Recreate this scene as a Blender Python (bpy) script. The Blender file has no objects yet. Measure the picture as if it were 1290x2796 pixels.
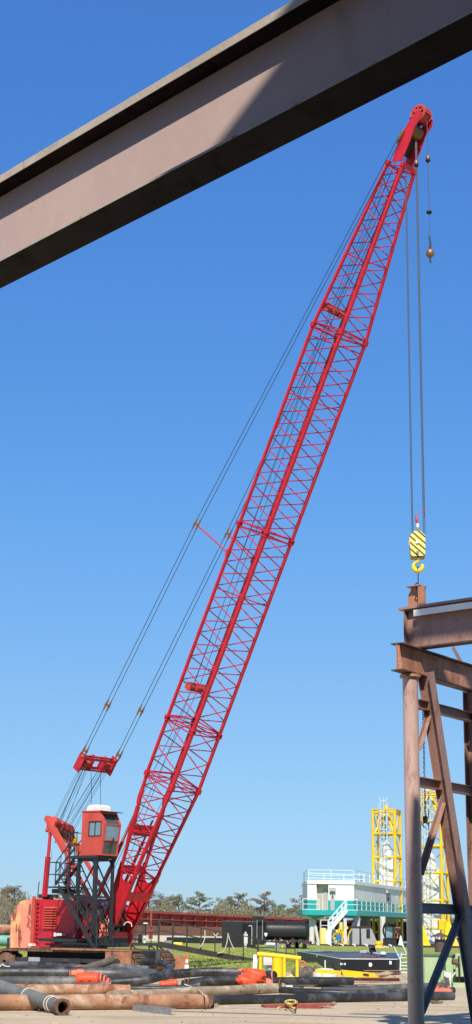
import bpy, bmesh, math, random
from mathutils import Vector as V, Matrix, noise
random.seed(7)
sc = bpy.context.scene
COL = sc.collection
R_ = math.radians
# ------------------------------------------------------------------ camera
FPX = 4000.0
PIT = R_(15.74); ROL = 0.015
EYE = V((0, 0, 2.0))
fw = V((0, math.cos(PIT), math.sin(PIT))); u0 = V((0, -math.sin(PIT), math.cos(PIT))); r0 = V((1, 0, 0))
cr = r0*math.cos(ROL) + u0*math.sin(ROL); cu = u0*math.cos(ROL) - r0*math.sin(ROL)
cam = bpy.data.cameras.new('camera'); camo = bpy.data.objects.new('camera', cam); COL.objects.link(camo)
M = Matrix((cr, cu, -fw)).transposed().to_4x4(); M.translation = EYE
camo.matrix_world = M
cam.sensor_fit = 'VERTICAL'; cam.sensor_height = 24.0; cam.lens = FPX/2796*24.0
cam.clip_start = 0.1; cam.clip_end = 6000
sc.camera = camo
def ray(x, y): return fw + cr*((x-645)/FPX) + cu*((1398-y)/FPX)
def atY(x, y, Y):
    d = ray(x, y); return EYE + d*(Y/d.y)
def atz(x, y, z):
    d = ray(x, y); return EYE + d*((z-2.0)/d.z)
def onp(x, y, pt, n):
    d = ray(x, y); return EYE + d*((pt-EYE).dot(n)/d.dot(n))
# ------------------------------------------------------------------ materials
def nodes(m):
    m.use_nodes = True; nt = m.node_tree; nt.nodes.clear()
    out = nt.nodes.new('ShaderNodeOutputMaterial'); b = nt.nodes.new('ShaderNodeBsdfPrincipled')
    nt.links.new(b.outputs[0], out.inputs[0]); return nt, b, out
def rgba(c): return (c[0], c[1], c[2], 1)
def mul(c, k): return tuple(min(1, x*k) for x in c)
def nz(nt, scale, detail=5, rough=.6, vec=None, dist=0.0):
    n = nt.nodes.new('ShaderNodeTexNoise'); n.inputs['Scale'].default_value = scale
    n.inputs['Detail'].default_value = detail; n.inputs['Roughness'].default_value = rough
    n.inputs['Distortion'].default_value = dist
    if vec is not None: nt.links.new(vec, n.inputs['Vector'])
    return n.outputs['Fac']
def ramp(nt, fac, stops):
    r = nt.nodes.new('ShaderNodeValToRGB'); e = r.color_ramp.elements
    while len(e) < len(stops): e.new(.5)
    for i, (p, c) in enumerate(stops):
        e[i].position = p; e[i].color = rgba(c) if not isinstance(c, (int, float)) else (c, c, c, 1)
    nt.links.new(fac, r.inputs[0]); return r.outputs[0]
def mixc(nt, fac, a, b, mode='MIX'):
    m = nt.nodes.new('ShaderNodeMix'); m.data_type = 'RGBA'; m.blend_type = mode
    for s, v in ((0, fac), (6, a), (7, b)):
        if isinstance(v, (int, float)): m.inputs[s].default_value = v
        elif isinstance(v, tuple): m.inputs[s].default_value = rgba(v)
        else: nt.links.new(v, m.inputs[s])
    return m.outputs[2]
def mapping(nt, scale=(1, 1, 1), rot=(0, 0, 0)):
    t = nt.nodes.new('ShaderNodeTexCoord'); m = nt.nodes.new('ShaderNodeMapping')
    m.inputs['Scale'].default_value = scale; m.inputs['Rotation'].default_value = rot
    nt.links.new(t.outputs['Object'], m.inputs['Vector']); return m.outputs['Vector']
MATS = {}
def mat(name, col, rough=.55, metal=0.0, var=.18, scale=2.5, rust=0.0, rustc=(.16, .06, .03), rscale=2.0, bump=.15, streak=1.0, rustw=.06, spec=.5, third=None):
    m = bpy.data.materials.new(name); nt, b, out = nodes(m)
    vec = mapping(nt, (1, 1, streak))
    n1 = nz(nt, scale, 6, .65, vec)
    c = ramp(nt, n1, [(.3, mul(col, 1-var)), (.7, mul(col, 1+var))])
    if third:
        n3 = nz(nt, scale*.45, 7, .7, vec, .6)
        c = mixc(nt, ramp(nt, n3, [(third[1]-.05, 0.0), (third[1]+.05, 1.0)]), c, third[0])
    rv = None
    if rust > 0:
        n2 = nz(nt, rscale, 8, .72, vec, .4)
        th = .72-.34*rust
        f = ramp(nt, n2, [(th, 0.0), (th+rustw, 1.0)])
        rc = ramp(nt, n1, [(.3, mul(rustc, .6)), (.7, mul(rustc, 1.4))])
        c = mixc(nt, f, c, rc); rv = f
    nt.links.new(c, b.inputs['Base Color'])
    b.inputs['Metallic'].default_value = metal; b.inputs['Specular IOR Level'].default_value = spec
    n4 = nz(nt, scale*3, 4, .6, vec)
    rr = ramp(nt, n4, [(.3, max(0, rough-.1)), (.7, min(1, rough+.12))])
    nt.links.new(rr, b.inputs['Roughness'])
    if bump:
        bp = nt.nodes.new('ShaderNodeBump'); bp.inputs['Strength'].default_value = bump; bp.inputs['Distance'].default_value = .02
        n5 = nz(nt, scale*8, 5, .6, vec); nt.links.new(n5, bp.inputs['Height']); nt.links.new(bp.outputs[0], b.inputs['Normal'])
    MATS[name] = m; return m
mat('boom_red', (.56, .012, .022), .5, var=.22, rust=.28, rustc=(.30, .03, .03), rscale=2.2, rustw=.12, bump=.06)
mat('lace_red', (.44, .016, .05), .5, var=.2, scale=1.2, rust=.12, rustc=(.16, .03, .03), bump=.04)
mat('body_red', (.50, .018, .03), .5, var=.25, rust=.34, rustc=(.24, .03, .03), rscale=1.8, rustw=.15, bump=.08)
mat('faded_red', (.56, .075, .05), .55, var=.16, scale=1.5, rust=.22, rustc=(.2, .06, .04), bump=.05)
mat('pink_red', (.52, .06, .05), .55, var=.25, scale=2, rust=.35, rustc=(.2, .03, .025), bump=.1)
mat('peeling', (.82, .30, .19), .6, var=.10, scale=1.6, rust=.50, rustc=(.34, .085, .04), rscale=2.6, bump=.2, streak=.4, rustw=.02, third=((.85, .55, .20), .56))
mat('black_steel', (.022, .028, .030), .5, var=.3, rust=.12, rustc=(.10, .06, .04), bump=.08)
mat('chain_steel', (.15, .11, .085), .7, var=.3, scale=10)
mat('dark_steel', (.030, .026, .024), .6, var=.4, rust=.35, rustc=(.12, .07, .045), bump=.2)
mat('black_paint', (.014, .015, .016), .48, var=.35, rust=.2, rustc=(.04, .038, .034), bump=.05)
mat('barge_black', (.009, .010, .010), .45, var=.3, rust=.06, rustc=(.05, .04, .03), bump=.05)
mat('barge_deck', (.085, .092, .105), .6, var=.35, scale=1.0, rust=.3, rustc=(.09, .085, .08), rscale=.8, bump=.1)
mat('track_rust', (.15, .085, .05), .8, var=.45, scale=4, rust=.5, rustc=(.04, .03, .025), bump=.4)
mat('rust_pipe', (.38, .195, .115), .85, var=.40, scale=1.1, rust=.60, rustc=(.20, .07, .035), rscale=1.6, bump=.35, rustw=.10, third=((.56, .42, .29), .51))
mat('tan_pipe', (.34, .26, .17), .85, var=.4, scale=2, rust=.5, rustc=(.17, .11, .065), bump=.4, third=((.52, .44, .31), .56))
mat('hdpe', (.022, .023, .024), .46, var=.4, scale=1.5, rust=.52, rustc=(.16, .155, .14), rscale=1.6, rustw=.25, bump=.1, streak=.8, third=((.085, .088, .09), .52))
mat('hdpe_dusty', (.075, .076, .073), .65, var=.35, scale=1.8, rust=.65, rustc=(.30, .28, .25), rscale=1.4, rustw=.25, bump=.12)
mat('rubber_hose', (.15, .16, .155), .7, var=.3, scale=5, rust=.4, rustc=(.15, .14, .12), rustw=.2, bump=.5)
mat('worn_hose', (.12, .10, .075), .8, var=.4, scale=4, bump=.5, rust=.4, rustc=(.06, .05, .04), rustw=.2)
mat('float_orange', (.80, .095, .03), .5, var=.12, scale=4, rust=.1, rustc=(.5, .12, .06), bump=.1)
mat('float_faded', (.75, .20, .12), .6, var=.12, scale=4, bump=.1)
mat('rope_white', (.62, .58, .46), .9, var=.2, scale=20, bump=.3)
mat('wire_rope', (.055, .055, .06), .5, .3, var=.3, scale=20, bump=0)
mat('rope_grey', (.10, .095, .10), .5, .3, var=.3, scale=20, bump=0)
mat('yellow', (.84, .54, .012), .45, var=.10, scale=1.5, rust=.06, rustc=(.4, .2, .03), bump=.04)
mat('yellow_bright', (.85, .62, .012), .4, var=.08, bump=.03)
mat('pale_yellow', (.80, .62, .16), .5, var=.12, bump=.04)
mat('white_paint', (.78, .79, .76), .5, var=.06, rust=.04, rustc=(.4, .35, .28), bump=.03)
mat('off_white', (.62, .62, .58), .55, var=.10, bump=.05)
mat('pale_rail', (.62, .75, .74), .5, var=.08, bump=0)
mat('cream', (.68, .60, .42), .6, var=.08, bump=.03)
mat('door_grey', (.42, .42, .40), .5, var=.06, bump=.02)
mat('teal', (.015, .36, .33), .4, var=.15, rust=.05, rustc=(.05, .2, .18), bump=.03)
mat('teal_pipe', (.16, .38, .33), .6, var=.15, scale=1.5, bump=.1)
mat('grey_paint', (.34, .35, .37), .5, var=.08, bump=.03)
mat('green_paint', (.40, .52, .29), .5, var=.14, scale=1.2, rust=.12, rustc=(.14, .20, .11), bump=.05)
mat('green_roof', (.10, .20, .07), .6, var=.3, scale=1.2, bump=.1)
mat('brown_vent', (.10, .065, .055), .65, var=.2, bump=.1)
mat('cone_orange', (.85, .16, .03), .5, var=.1, bump=.03)
mat('concrete_rust', (.34, .15, .08), .85, var=.35, scale=3, rust=.4, rustc=(.12, .05, .03), bump=.3)
mat('aluminium', (.33, .35, .37), .4, .5, var=.25, scale=6, bump=.1)
mat('red_board', (.30, .06, .045), .7, var=.3, scale=5, rust=.3, rustc=(.35, .2, .15), bump=.2)
mat('barge_red', (.50, .10, .055), .75, var=.3, scale=.35, rust=.50, rustc=(.13, .05, .03), rscale=.25, streak=2.2, bump=.1)
mat('barge_maroon', (.07, .016, .016), .7, var=.3, scale=.4, bump=.05)
mat('sand_strip', (.55, .50, .42), .9, var=.1, bump=0)
mat('white_bright', (.85, .85, .80), .6, var=.05, bump=0)
mat('tarp_grey', (.13, .12, .10), .85, var=.45, scale=6, bump=.6)
mat('blue_drum', (.03, .16, .42), .5, var=.1)
mat('rubber_black', (.012, .012, .012), .7, var=.3)
mat('grey_dark', (.075, .08, .085), .6, var=.4, scale=3, rust=.3, rustc=(.03, .03, .03), bump=.15)
mat('bronze', (.28, .17, .08), .45, .5, var=.3, scale=8, bump=.1)
mat('stone_grey', (.25, .24, .22), .85, var=.3, scale=8, bump=.3)
def steel_mat(name, cols, stain, sc1=1.0, rough=.62, th=.56, streak=.35, w=.09, fine=.18):
    m = bpy.data.materials.new(name); nt, b, out = nodes(m)
    vec = mapping(nt, (1, 1, streak)); v2 = mapping(nt)
    n1 = nz(nt, sc1, 6, .6, vec); c = ramp(nt, n1, [(.3, cols[0]), (.7, cols[1])])
    n2 = nz(nt, sc1*1.1, 9, .7, vec, .7); f = ramp(nt, n2, [(th, 0.0), (th+w, .85)])
    c = mixc(nt, f, c, stain)
    n3 = nz(nt, sc1*14, 4, .6, v2); c = mixc(nt, fine, c, ramp(nt, n3, [(.35, mul(cols[0], .35)), (.65, mul(cols[1], 1.3))]))
    nt.links.new(c, b.inputs['Base Color'])
    nt.links.new(ramp(nt, n2, [(.3, rough-.12), (.7, rough+.12)]), b.inputs['Roughness'])
    b.inputs['Metallic'].default_value = .0; b.inputs['Specular IOR Level'].default_value = .1 if name == 'shaded_flange' else .45
    bp = nt.nodes.new('ShaderNodeBump'); bp.inputs['Strength'].default_value = .25; bp.inputs['Distance'].default_value = .006
    nt.links.new(n3, bp.inputs['Height']); nt.links.new(bp.outputs[0], b.inputs['Normal'])
    MATS[name] = m
steel_mat('shaded_rust', ((.085, .045, .036), (.13, .07, .055)), (.05, .025, .02), 2.0)  # rust darkened so the frame flanges carry their underside shade in the colour
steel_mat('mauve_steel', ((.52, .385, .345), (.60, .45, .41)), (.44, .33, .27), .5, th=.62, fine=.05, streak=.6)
steel_mat('shaded_flange', ((.022, .012, .011), (.036, .021, .019)), (.009, .005, .005), 2.0, th=.56, streak=.8)  # near-black: shade of the overhead beam's undersides put into the flange colour
steel_mat('flange_steel', ((.46, .39, .31), (.60, .52, .43)), (.16, .11, .08), 3.0, th=.58, streak=.6)
steel_mat('rusty_steel', ((.42, .16, .085), (.54, .29, .18)), (.17, .055, .03), 1.5, th=.49, w=.16)
steel_mat('frame_steel', ((.32, .185, .15), (.43, .265, .215)), (.14, .06, .04), 1.3, th=.50, w=.16)
steel_mat('blue_steel', ((.17, .20, .24), (.24, .26, .275)), (.18, .18, .17), 1.4, th=.55)
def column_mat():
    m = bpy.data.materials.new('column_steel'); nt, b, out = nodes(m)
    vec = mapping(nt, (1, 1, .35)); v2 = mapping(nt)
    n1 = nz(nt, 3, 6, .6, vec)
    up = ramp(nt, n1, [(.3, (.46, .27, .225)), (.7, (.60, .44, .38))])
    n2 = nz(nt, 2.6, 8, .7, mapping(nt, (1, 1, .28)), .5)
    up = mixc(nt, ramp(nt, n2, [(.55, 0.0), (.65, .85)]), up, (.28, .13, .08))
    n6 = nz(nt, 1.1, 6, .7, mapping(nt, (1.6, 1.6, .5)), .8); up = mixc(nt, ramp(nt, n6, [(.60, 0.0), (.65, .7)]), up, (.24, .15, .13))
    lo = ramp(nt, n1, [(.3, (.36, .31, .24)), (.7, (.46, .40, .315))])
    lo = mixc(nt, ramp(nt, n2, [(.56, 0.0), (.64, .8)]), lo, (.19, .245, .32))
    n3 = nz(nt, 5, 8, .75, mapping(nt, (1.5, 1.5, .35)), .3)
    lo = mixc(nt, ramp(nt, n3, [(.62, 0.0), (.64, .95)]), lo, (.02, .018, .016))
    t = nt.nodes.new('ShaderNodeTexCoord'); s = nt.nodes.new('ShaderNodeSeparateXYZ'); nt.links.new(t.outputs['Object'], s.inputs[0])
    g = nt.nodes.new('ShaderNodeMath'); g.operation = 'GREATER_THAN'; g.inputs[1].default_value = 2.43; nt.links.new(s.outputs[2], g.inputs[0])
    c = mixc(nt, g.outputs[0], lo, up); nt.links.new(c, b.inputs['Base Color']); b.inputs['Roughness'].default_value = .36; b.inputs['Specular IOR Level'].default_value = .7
    MATS['column_steel'] = m
column_mat()
def glass(name, tint=(.35, .5, .52), rough=.05):
    m = bpy.data.materials.new(name); nt, b, out = nodes(m)
    b.inputs['Base Color'].default_value = rgba(tint); b.inputs['Roughness'].default_value = rough
    b.inputs['Transmission Weight'].default_value = .6; b.inputs['IOR'].default_value = 1.45; MATS[name] = m
glass('cab_glass', (.42, .62, .70)); glass('cab_glass_dark', (.16, .20, .18))  # pale blue base puts the bright sky into the cab panes
def stripe_mat():
    m = bpy.data.materials.new('hazard_stripes'); nt, b, out = nodes(m)
    w = nt.nodes.new('ShaderNodeTexWave'); w.wave_type = 'BANDS'; w.bands_direction = 'X'
    t = nt.nodes.new('ShaderNodeTexCoord'); mp = nt.nodes.new('ShaderNodeMapping'); mp.inputs['Rotation'].default_value = (0, R_(45), 0)
    nt.links.new(t.outputs['Object'], mp.inputs[0]); nt.links.new(mp.outputs[0], w.inputs[0]); w.inputs['Scale'].default_value = 1.75; w.inputs['Distortion'].default_value = 0
    c = ramp(nt, w.outputs['Fac'], [(.20, (.05, .05, .02)), (.26, (.80, .68, .16))]); nt.links.new(c, b.inputs['Base Color']); b.inputs['Roughness'].default_value = .5
    MATS['hazard_stripes'] = m
stripe_mat()
def corr_mat(name, col, per, axis='X', depth=.03):
    m = bpy.data.materials.new(name); nt, b, out = nodes(m)
    w = nt.nodes.new('ShaderNodeTexWave'); w.wave_type = 'BANDS'; w.bands_direction = axis; w.wave_profile = 'SIN'
    t = nt.nodes.new('ShaderNodeTexCoord'); nt.links.new(t.outputs['Object'], w.inputs[0]); w.inputs['Scale'].default_value = per
    bp = nt.nodes.new('ShaderNodeBump'); bp.inputs['Strength'].default_value = .9; bp.inputs['Distance'].default_value = depth
    nt.links.new(w.outputs['Fac'], bp.inputs['Height']); nt.links.new(bp.outputs[0], b.inputs['Normal'])
    n1 = nz(nt, 1.2, 5, .6, mapping(nt, (1, 1, .4))); nt.links.new(ramp(nt, n1, [(.3, mul(col, .88)), (.7, mul(col, 1.05))]), b.inputs['Base Color'])
    b.inputs['Roughness'].default_value = .5; MATS[name] = m
corr_mat('white_corrugated', (.80, .80, .77), .9); corr_mat('teal_corrugated', (.015, .36, .34), .9)
def ground_mat():
    m = bpy.data.materials.new('sandy_ground'); nt, b, out = nodes(m)
    v = mapping(nt); n1 = nz(nt, .35, 8, .65, v); n2 = nz(nt, 6, 8, .7, v); vs = mapping(nt, (.25, 1.6, 1)); n3 = nz(nt, 1.0, 6, .6, vs, .5)
    c = ramp(nt, n1, [(.3, (.50, .385, .25)), (.55, (.59, .47, .32)), (.75, (.66, .54, .385))])
    c = mixc(nt, ramp(nt, n3, [(.47, 0.0), (.62, .75)]), c, (.31, .235, .155))
    c = mixc(nt, .35, c, ramp(nt, n2, [(.3, (.33, .26, .18)), (.7, (.68, .60, .47))]))
    nt.links.new(c, b.inputs['Base Color']); b.inputs['Roughness'].default_value = .95; b.inputs['Specular IOR Level'].default_value = .15
    bp = nt.nodes.new('ShaderNodeBump'); bp.inputs['Strength'].default_value = .6; bp.inputs['Distance'].default_value = .05
    nt.links.new(n2, bp.inputs['Height']); nt.links.new(bp.outputs[0], b.inputs['Normal']); MATS['sandy_ground'] = m
ground_mat()
def grass_mat(name, cs):
    m = bpy.data.materials.new(name); nt, b, out = nodes(m)
    v = mapping(nt); n1 = nz(nt, .25, 8, .7, v); n2 = nz(nt, 3, 8, .75, v)
    c = ramp(nt, n1, [(.3, cs[0]), (.5, cs[1]), (.72, cs[2])])
    c = mixc(nt, .45, c, ramp(nt, n2, [(.3, mul(cs[0], .5)), (.7, mul(cs[2], 1.25))]))
    nt.links.new(c, b.inputs['Base Color']); b.inputs['Roughness'].default_value = .9; b.inputs['Specular IOR Level'].default_value = .2
    bp = nt.nodes.new('ShaderNodeBump'); bp.inputs['Strength'].default_value = .7; bp.inputs['Distance'].default_value = .12
    nt.links.new(n2, bp.inputs['Height']); nt.links.new(bp.outputs[0], b.inputs['Normal']); MATS[name] = m
grass_mat('grass_turf', ((.17, .22, .04), (.27, .32, .055), (.42, .40, .11)))
def leaf_mat(name, c1, c2, c3):
    m = bpy.data.materials.new(name); nt, b, out = nodes(m)
    g = nt.nodes.new('ShaderNodeNewGeometry'); c = ramp(nt, g.outputs['Random Per Island'], [(.0, c1), (.5, c2), (1.0, c3)])
    nt.links.new(c, b.inputs['Base Color']); b.inputs['Roughness'].default_value = .8; b.inputs['Specular IOR Level'].default_value = .2
    MATS[name] = m
leaf_mat('leaf_olive', (.13, .135, .07), (.20, .20, .11), (.29, .275, .16))
leaf_mat('leaf_green', (.10, .13, .05), (.17, .20, .07), (.27, .28, .11))
leaf_mat('leaf_brown', (.16, .12, .085), (.23, .18, .13), (.32, .25, .18))
leaf_mat('leaf_dry', (.24, .20, .11), (.33, .28, .17), (.22, .24, .08))
leaf_mat('blade', (.17, .24, .035), (.30, .36, .06), (.46, .46, .14))
mat('bark', (.25, .21, .16), .9, var=.3, scale=1, bump=.2)
mat('river_water', (.16, .17, .15), .15, var=.15, scale=.1, bump=.1)
# ------------------------------------------------------------------ mesh builder
class MB:
    def __init__(s): s.v = []; s.f = []; s.mi = []; s.sm = []; s.m = 0; s.smooth = False
    def add(s, vs, fs, smooth=None):
        o = len(s.v); s.v += [V(p) for p in vs]; sm = s.smooth if smooth is None else smooth
        for f in fs: s.f.append([i+o for i in f]); s.mi.append(s.m); s.sm.append(sm)
    def obox(s, o, a, b, c):
        o, a, b, c = V(o), V(a), V(b), V(c)
        s.add([o, o+a, o+a+b, o+b, o+c, o+a+c, o+a+b+c, o+b+c], [(0, 3, 2, 1), (4, 5, 6, 7), (0, 1, 5, 4), (1, 2, 6, 5), (2, 3, 7, 6), (3, 0, 4, 7)], False)
    def box(s, c, sx, sy, sz, ax=None):
        c = V(c); X, Y, Z = ax or (V((1, 0, 0)), V((0, 1, 0)), V((0, 0, 1)))
        s.obox(c-X*sx/2-Y*sy/2-Z*sz/2, X*sx, Y*sy, Z*sz)
    def bar(s, p, q, w, h=None, up=(0, 0, 1), ext=0):
        h = h or w; p, q = V(p), V(q); d = (q-p).normalized(); p = p-d*ext; q = q+d*ext; up = V(up)
        if abs(d.dot(up)) > .98: up = V((1, 0, 0)) if abs(d.x) < .9 else V((0, 1, 0))
        a = d.cross(up).normalized(); b = a.cross(d).normalized()
        s.obox(p-a*w/2-b*h/2, q-p, a*w, b*h)
    def ibeam(s, p, q, h, w, tf, tw, up=(0, 0, 1)):
        p, q = V(p), V(q); d = (q-p).normalized(); up = V(up); a = d.cross(up).normalized(); b = a.cross(d).normalized()
        for k in (-1, 1): s.obox(p-a*w/2+b*(k*(h/2-tf/2)-tf/2), q-p, a*w, b*tf)
        s.obox(p-a*tw/2-b*(h/2-tf), q-p, a*tw, b*(h-2*tf))
    def tube(s, p, q, r, r2=None, n=10, cap=True):
        s.ptube([p, q], [r, r if r2 is None else r2], n, cap)
    def ptube(s, pts, r, n=10, cap=True, closed=False):
        pts = [V(p) for p in pts]; k = len(pts); rr = r if isinstance(r, (list, tuple)) else [r]*k
        vs = []; fs = []; a = None
        for i, p in enumerate(pts):
            if closed: d = pts[(i+1) % k]-pts[i-1]
            else: d = pts[min(i+1, k-1)]-pts[max(i-1, 0)]
            d.normalize()
            if a is None:
                a = d.cross(V((0, 0, 1)));
                if a.length < .05: a = d.cross(V((1, 0, 0)))
                a.normalize()
            else:
                a = (a-d*a.dot(d)).normalized()
            b = d.cross(a)
            for j in range(n):
                t = 2*math.pi*j/n; vs.append(p+(a*math.cos(t)+b*math.sin(t))*rr[i])
        m = k if closed else k-1
        for i in range(m):
            for j in range(n):
                i2 = (i+1) % k; fs.append((i*n+j, i*n+(j+1) % n, i2*n+(j+1) % n, i2*n+j))
        s.add(vs, fs, True)
        if cap and not closed:
            s.add(vs[:n], [tuple(range(n))[::-1]], False); s.add(vs[-n:], [tuple(range(n))], False)
    def pipe(s, p, q, ro, ri, n=20):
        s.ptube([p, q], ro, n, False); s.ptube([p, q], ri, n, False)
        d = (V(q)-V(p)).normalized(); a = d.cross(V((0, 0, 1))).normalized(); b = d.cross(a)
        for c in (V(p), V(q)):
            vs = [c+(a*math.cos(2*math.pi*j/n)+b*math.sin(2*math.pi*j/n))*rr for rr in (ro, ri) for j in range(n)]
            s.add(vs, [(j, (j+1) % n, n+(j+1) % n, n+j) for j in range(n)], False)
    def torus(s, c, ax, R, r, n=20, m=8, arc=1.0, start=0.0):
        c = V(c); d = V(ax).normalized(); a = d.cross(V((0, 0, 1)));
        if a.length < .05: a = V((1, 0, 0))
        a.normalize(); b = d.cross(a)
        k = int(n*arc)+(0 if arc >= 1 else 1)
        pts = [c+(a*math.cos(start+2*math.pi*i/n)+b*math.sin(start+2*math.pi*i/n))*R for i in range(k)]
        s.ptube(pts, r, m, True, arc >= 1)
    def prism(s, poly, ext):
        n = len(poly); e = V(ext); P = [V(p) for p in poly]
        s.add(P+[p+e for p in P], [tuple(range(n))[::-1], tuple(range(n, 2*n))]+[(i, (i+1) % n, n+(i+1) % n, n+i) for i in range(n)], False)
    def lathe(s, prof, c, ax=(0, 0, 1), n=18, smooth=True):
        c = V(c); d = V(ax).normalized(); a = d.cross(V((0, 1, 0)));
        if a.length < .05: a = V((1, 0, 0))
        a.normalize(); b = d.cross(a); vs = []; fs = []
        for r, h in prof:
            for j in range(n):
                t = 2*math.pi*j/n; vs.append(c+d*h+(a*math.cos(t)+b*math.sin(t))*max(r, 1e-4))
        for i in range(len(prof)-1):
            for j in range(n): fs.append((i*n+j, i*n+(j+1) % n, (i+1)*n+(j+1) % n, (i+1)*n+j))
        s.add(vs, fs, smooth)
    def ball(s, c, r, n=10, sq=(1, 1, 1)):
        vs = []; fs = []; c = V(c)
        for i in range(n//2+1):
            p = math.pi*i/(n//2)
            for j in range(n):
                t = 2*math.pi*j/n; vs.append(c+V((math.sin(p)*math.cos(t)*sq[0], math.sin(p)*math.sin(t)*sq[1], math.cos(p)*sq[2]))*r)
        for i in range(n//2):
            for j in range(n): fs.append((i*n+j, i*n+(j+1) % n, (i+1)*n+(j+1) % n, (i+1)*n+j))
        s.add(vs, fs, True)
    def build(s, name, mats, parent=None, label=None, cat=None, group=None, kind=None, org=None, fix=True, bevel=0):
        me = bpy.data.meshes.new(name)
        if parent is not None: o0 = root_loc(parent)
        elif org is not None: o0 = V(org)
        else:
            lo = [min(p[i] for p in s.v) for i in range(3)]; hi = [max(p[i] for p in s.v) for i in range(3)]
            o0 = V(((lo[0]+hi[0])/2, (lo[1]+hi[1])/2, lo[2]))
        me.from_pydata([tuple(p-o0) for p in s.v], [], s.f)
        if isinstance(mats, str): mats = [mats]
        for mm in mats: me.materials.append(MATS[mm])
        me.polygons.foreach_set('material_index', s.mi); me.polygons.foreach_set('use_smooth', s.sm)
        if fix:
            bm = bmesh.new(); bm.from_mesh(me); bmesh.ops.recalc_face_normals(bm, faces=bm.faces); bm.to_mesh(me); bm.free()
        me.update()
        ob = bpy.data.objects.new(name, me); COL.objects.link(ob)
        if parent is not None:
            ob.parent = parent; ob.location = (0, 0, 0)
        else: ob.location = o0
        if bevel:
            bv = ob.modifiers.new('bevel', 'BEVEL'); bv.width = bevel; bv.segments = 2; bv.limit_method = 'ANGLE'
        tag(ob, label, cat, group, kind); return ob
def root_loc(o):
    l = V((0, 0, 0))
    while o is not None: l += o.location; o = o.parent
    return l
def tag(o, label=None, cat=None, group=None, kind=None):
    if label: o['label'] = label
    if cat: o['category'] = cat
    if group: o['group'] = group
    if kind: o['kind'] = kind
def thing(name, loc, label, cat, group=None):
    o = bpy.data.objects.new(name, None); COL.objects.link(o); o.location = V(loc); o.empty_display_size = .3
    tag(o, label, cat, group); return o
def copy_tree(o, parent=None):
    c = o.copy(); COL.objects.link(c); c.parent = parent
    for ch in [x for x in bpy.data.objects if x.parent == o]: copy_tree(ch, c)
    return c
Z = V((0, 0, 1))
def spline(ctrl, n=8):
    P = [V(p) for p in ctrl]; P = [P[0]*2-P[1]]+P+[P[-1]*2-P[-2]]; o = []
    for i in range(1, len(P)-2):
        for k in range(n):
            t = k/n; a, b, c, d = P[i-1:i+3]
            o.append(.5*((2*b)+(c-a)*t+(2*a-5*b+4*c-d)*t*t+(3*b-a-3*c+d)*t**3))
    o.append(P[-2]); return o
# ------------------------------------------------------------------ world and sun
SEL, SAZ = 47.0, 268.0
SKY_STOPS = [(.0, (.37, .545, .88)), (.03, (.38, .55, .86)), (.08, (.465, .62, .82)), (.147, (.54, .72, .885)), (.213, (.56, .82, 1.03)), (.279, (.54, .89, 1.17)), (.36, (.53, .94, 1.31)), (.56, (.56, 1.05, 1.66)), (.66, (.95, 1.05, 1.15))]
w = bpy.data.worlds.new('World'); sc.world = w; w.use_nodes = True; nt = w.node_tree; nt.nodes.clear()
bg = nt.nodes.new('ShaderNodeBackground'); wo = nt.nodes.new('ShaderNodeOutputWorld'); sk = nt.nodes.new('ShaderNodeTexSky')
sk.sky_type = 'NISHITA'; sk.sun_disc = False; sk.sun_elevation = R_(SEL)
sd = V((math.cos(R_(SAZ))*math.cos(R_(SEL)), math.sin(R_(SAZ))*math.cos(R_(SEL)), math.sin(R_(SEL))))
sk.sun_rotation = math.atan2(sd.x, sd.y); sk.air_density = 1.0; sk.dust_density = .1; sk.ozone_density = 3.0; sk.altitude = 0
bg.inputs[1].default_value = .122
SKYTINT = True
tc = nt.nodes.new('ShaderNodeTexCoord'); sx = nt.nodes.new('ShaderNodeSeparateXYZ'); nt.links.new(tc.outputs['Generated'], sx.inputs[0])
tr = ramp(nt, sx.outputs[2], SKY_STOPS); tm = mixc(nt, 1.0, sk.outputs[0], tr, 'MULTIPLY')
nt.links.new(tm, bg.inputs[0]); nt.links.new(bg.outputs[0], wo.inputs[0])
sl = bpy.data.lights.new('sun', 'SUN'); sl.energy = 5.0; sl.angle = R_(.53); sl.color = (1, .91, .77)
so = bpy.data.objects.new('sun', sl); COL.objects.link(so); so.rotation_euler = sd.to_track_quat('Z', 'Y').to_euler(); so.location = (0, -20, 40)
sc.view_settings.view_transform = 'Standard'; sc.view_settings.look = 'None'; sc.view_settings.exposure = .12; sc.view_settings.gamma = 1
# ------------------------------------------------------------------ ground, grass, river
b = MB(); b.add([(-3000, -60, 0), (3000, -60, 0), (3000, 4000, 0), (-3000, 4000, 0)], [(0, 1, 2, 3)])
b.build('ground', 'sandy_ground', kind='structure', org=(0, 0, 0), label='pale sandy yard ground', fix=False)
def gh(x, y):
    t = max(0, min(1, (y-68.5)/7)); e = max(0, min(1, (175-y)/20))
    return .004+t*t*(3-2*t)*e*(.28+.16*noise.noise(V((x*.12, y*.08, 0)))+.05*noise.noise(V((x*.6, y*.6, 3))))
b = MB(); nx, ny = 120, 70; vs = []
for j in range(ny+1):
    yy = 68.5+(176-68.5)*(j/ny)**1.5
    for i in range(nx+1):
        xx = -60+i*1.0
        y2 = yy+(1.2*noise.noise(V((xx*.35, 0, 5)))+(4 if xx > 4 else 0)*min(1, (xx-4)/3 if xx > 4 else 0))*(1-j/ny)
        vs.append((xx, y2, gh(xx, yy)))
b.add(vs, [(j*(nx+1)+i, j*(nx+1)+i+1, (j+1)*(nx+1)+i+1, (j+1)*(nx+1)+i) for j in range(ny) for i in range(nx)], True)
b.build('grass_bank', 'grass_turf', kind='structure', org=(0, 0, 0), label='bright green mown bank behind the crane', fix=False)
b = MB(); rnd = random.Random(3)
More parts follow.
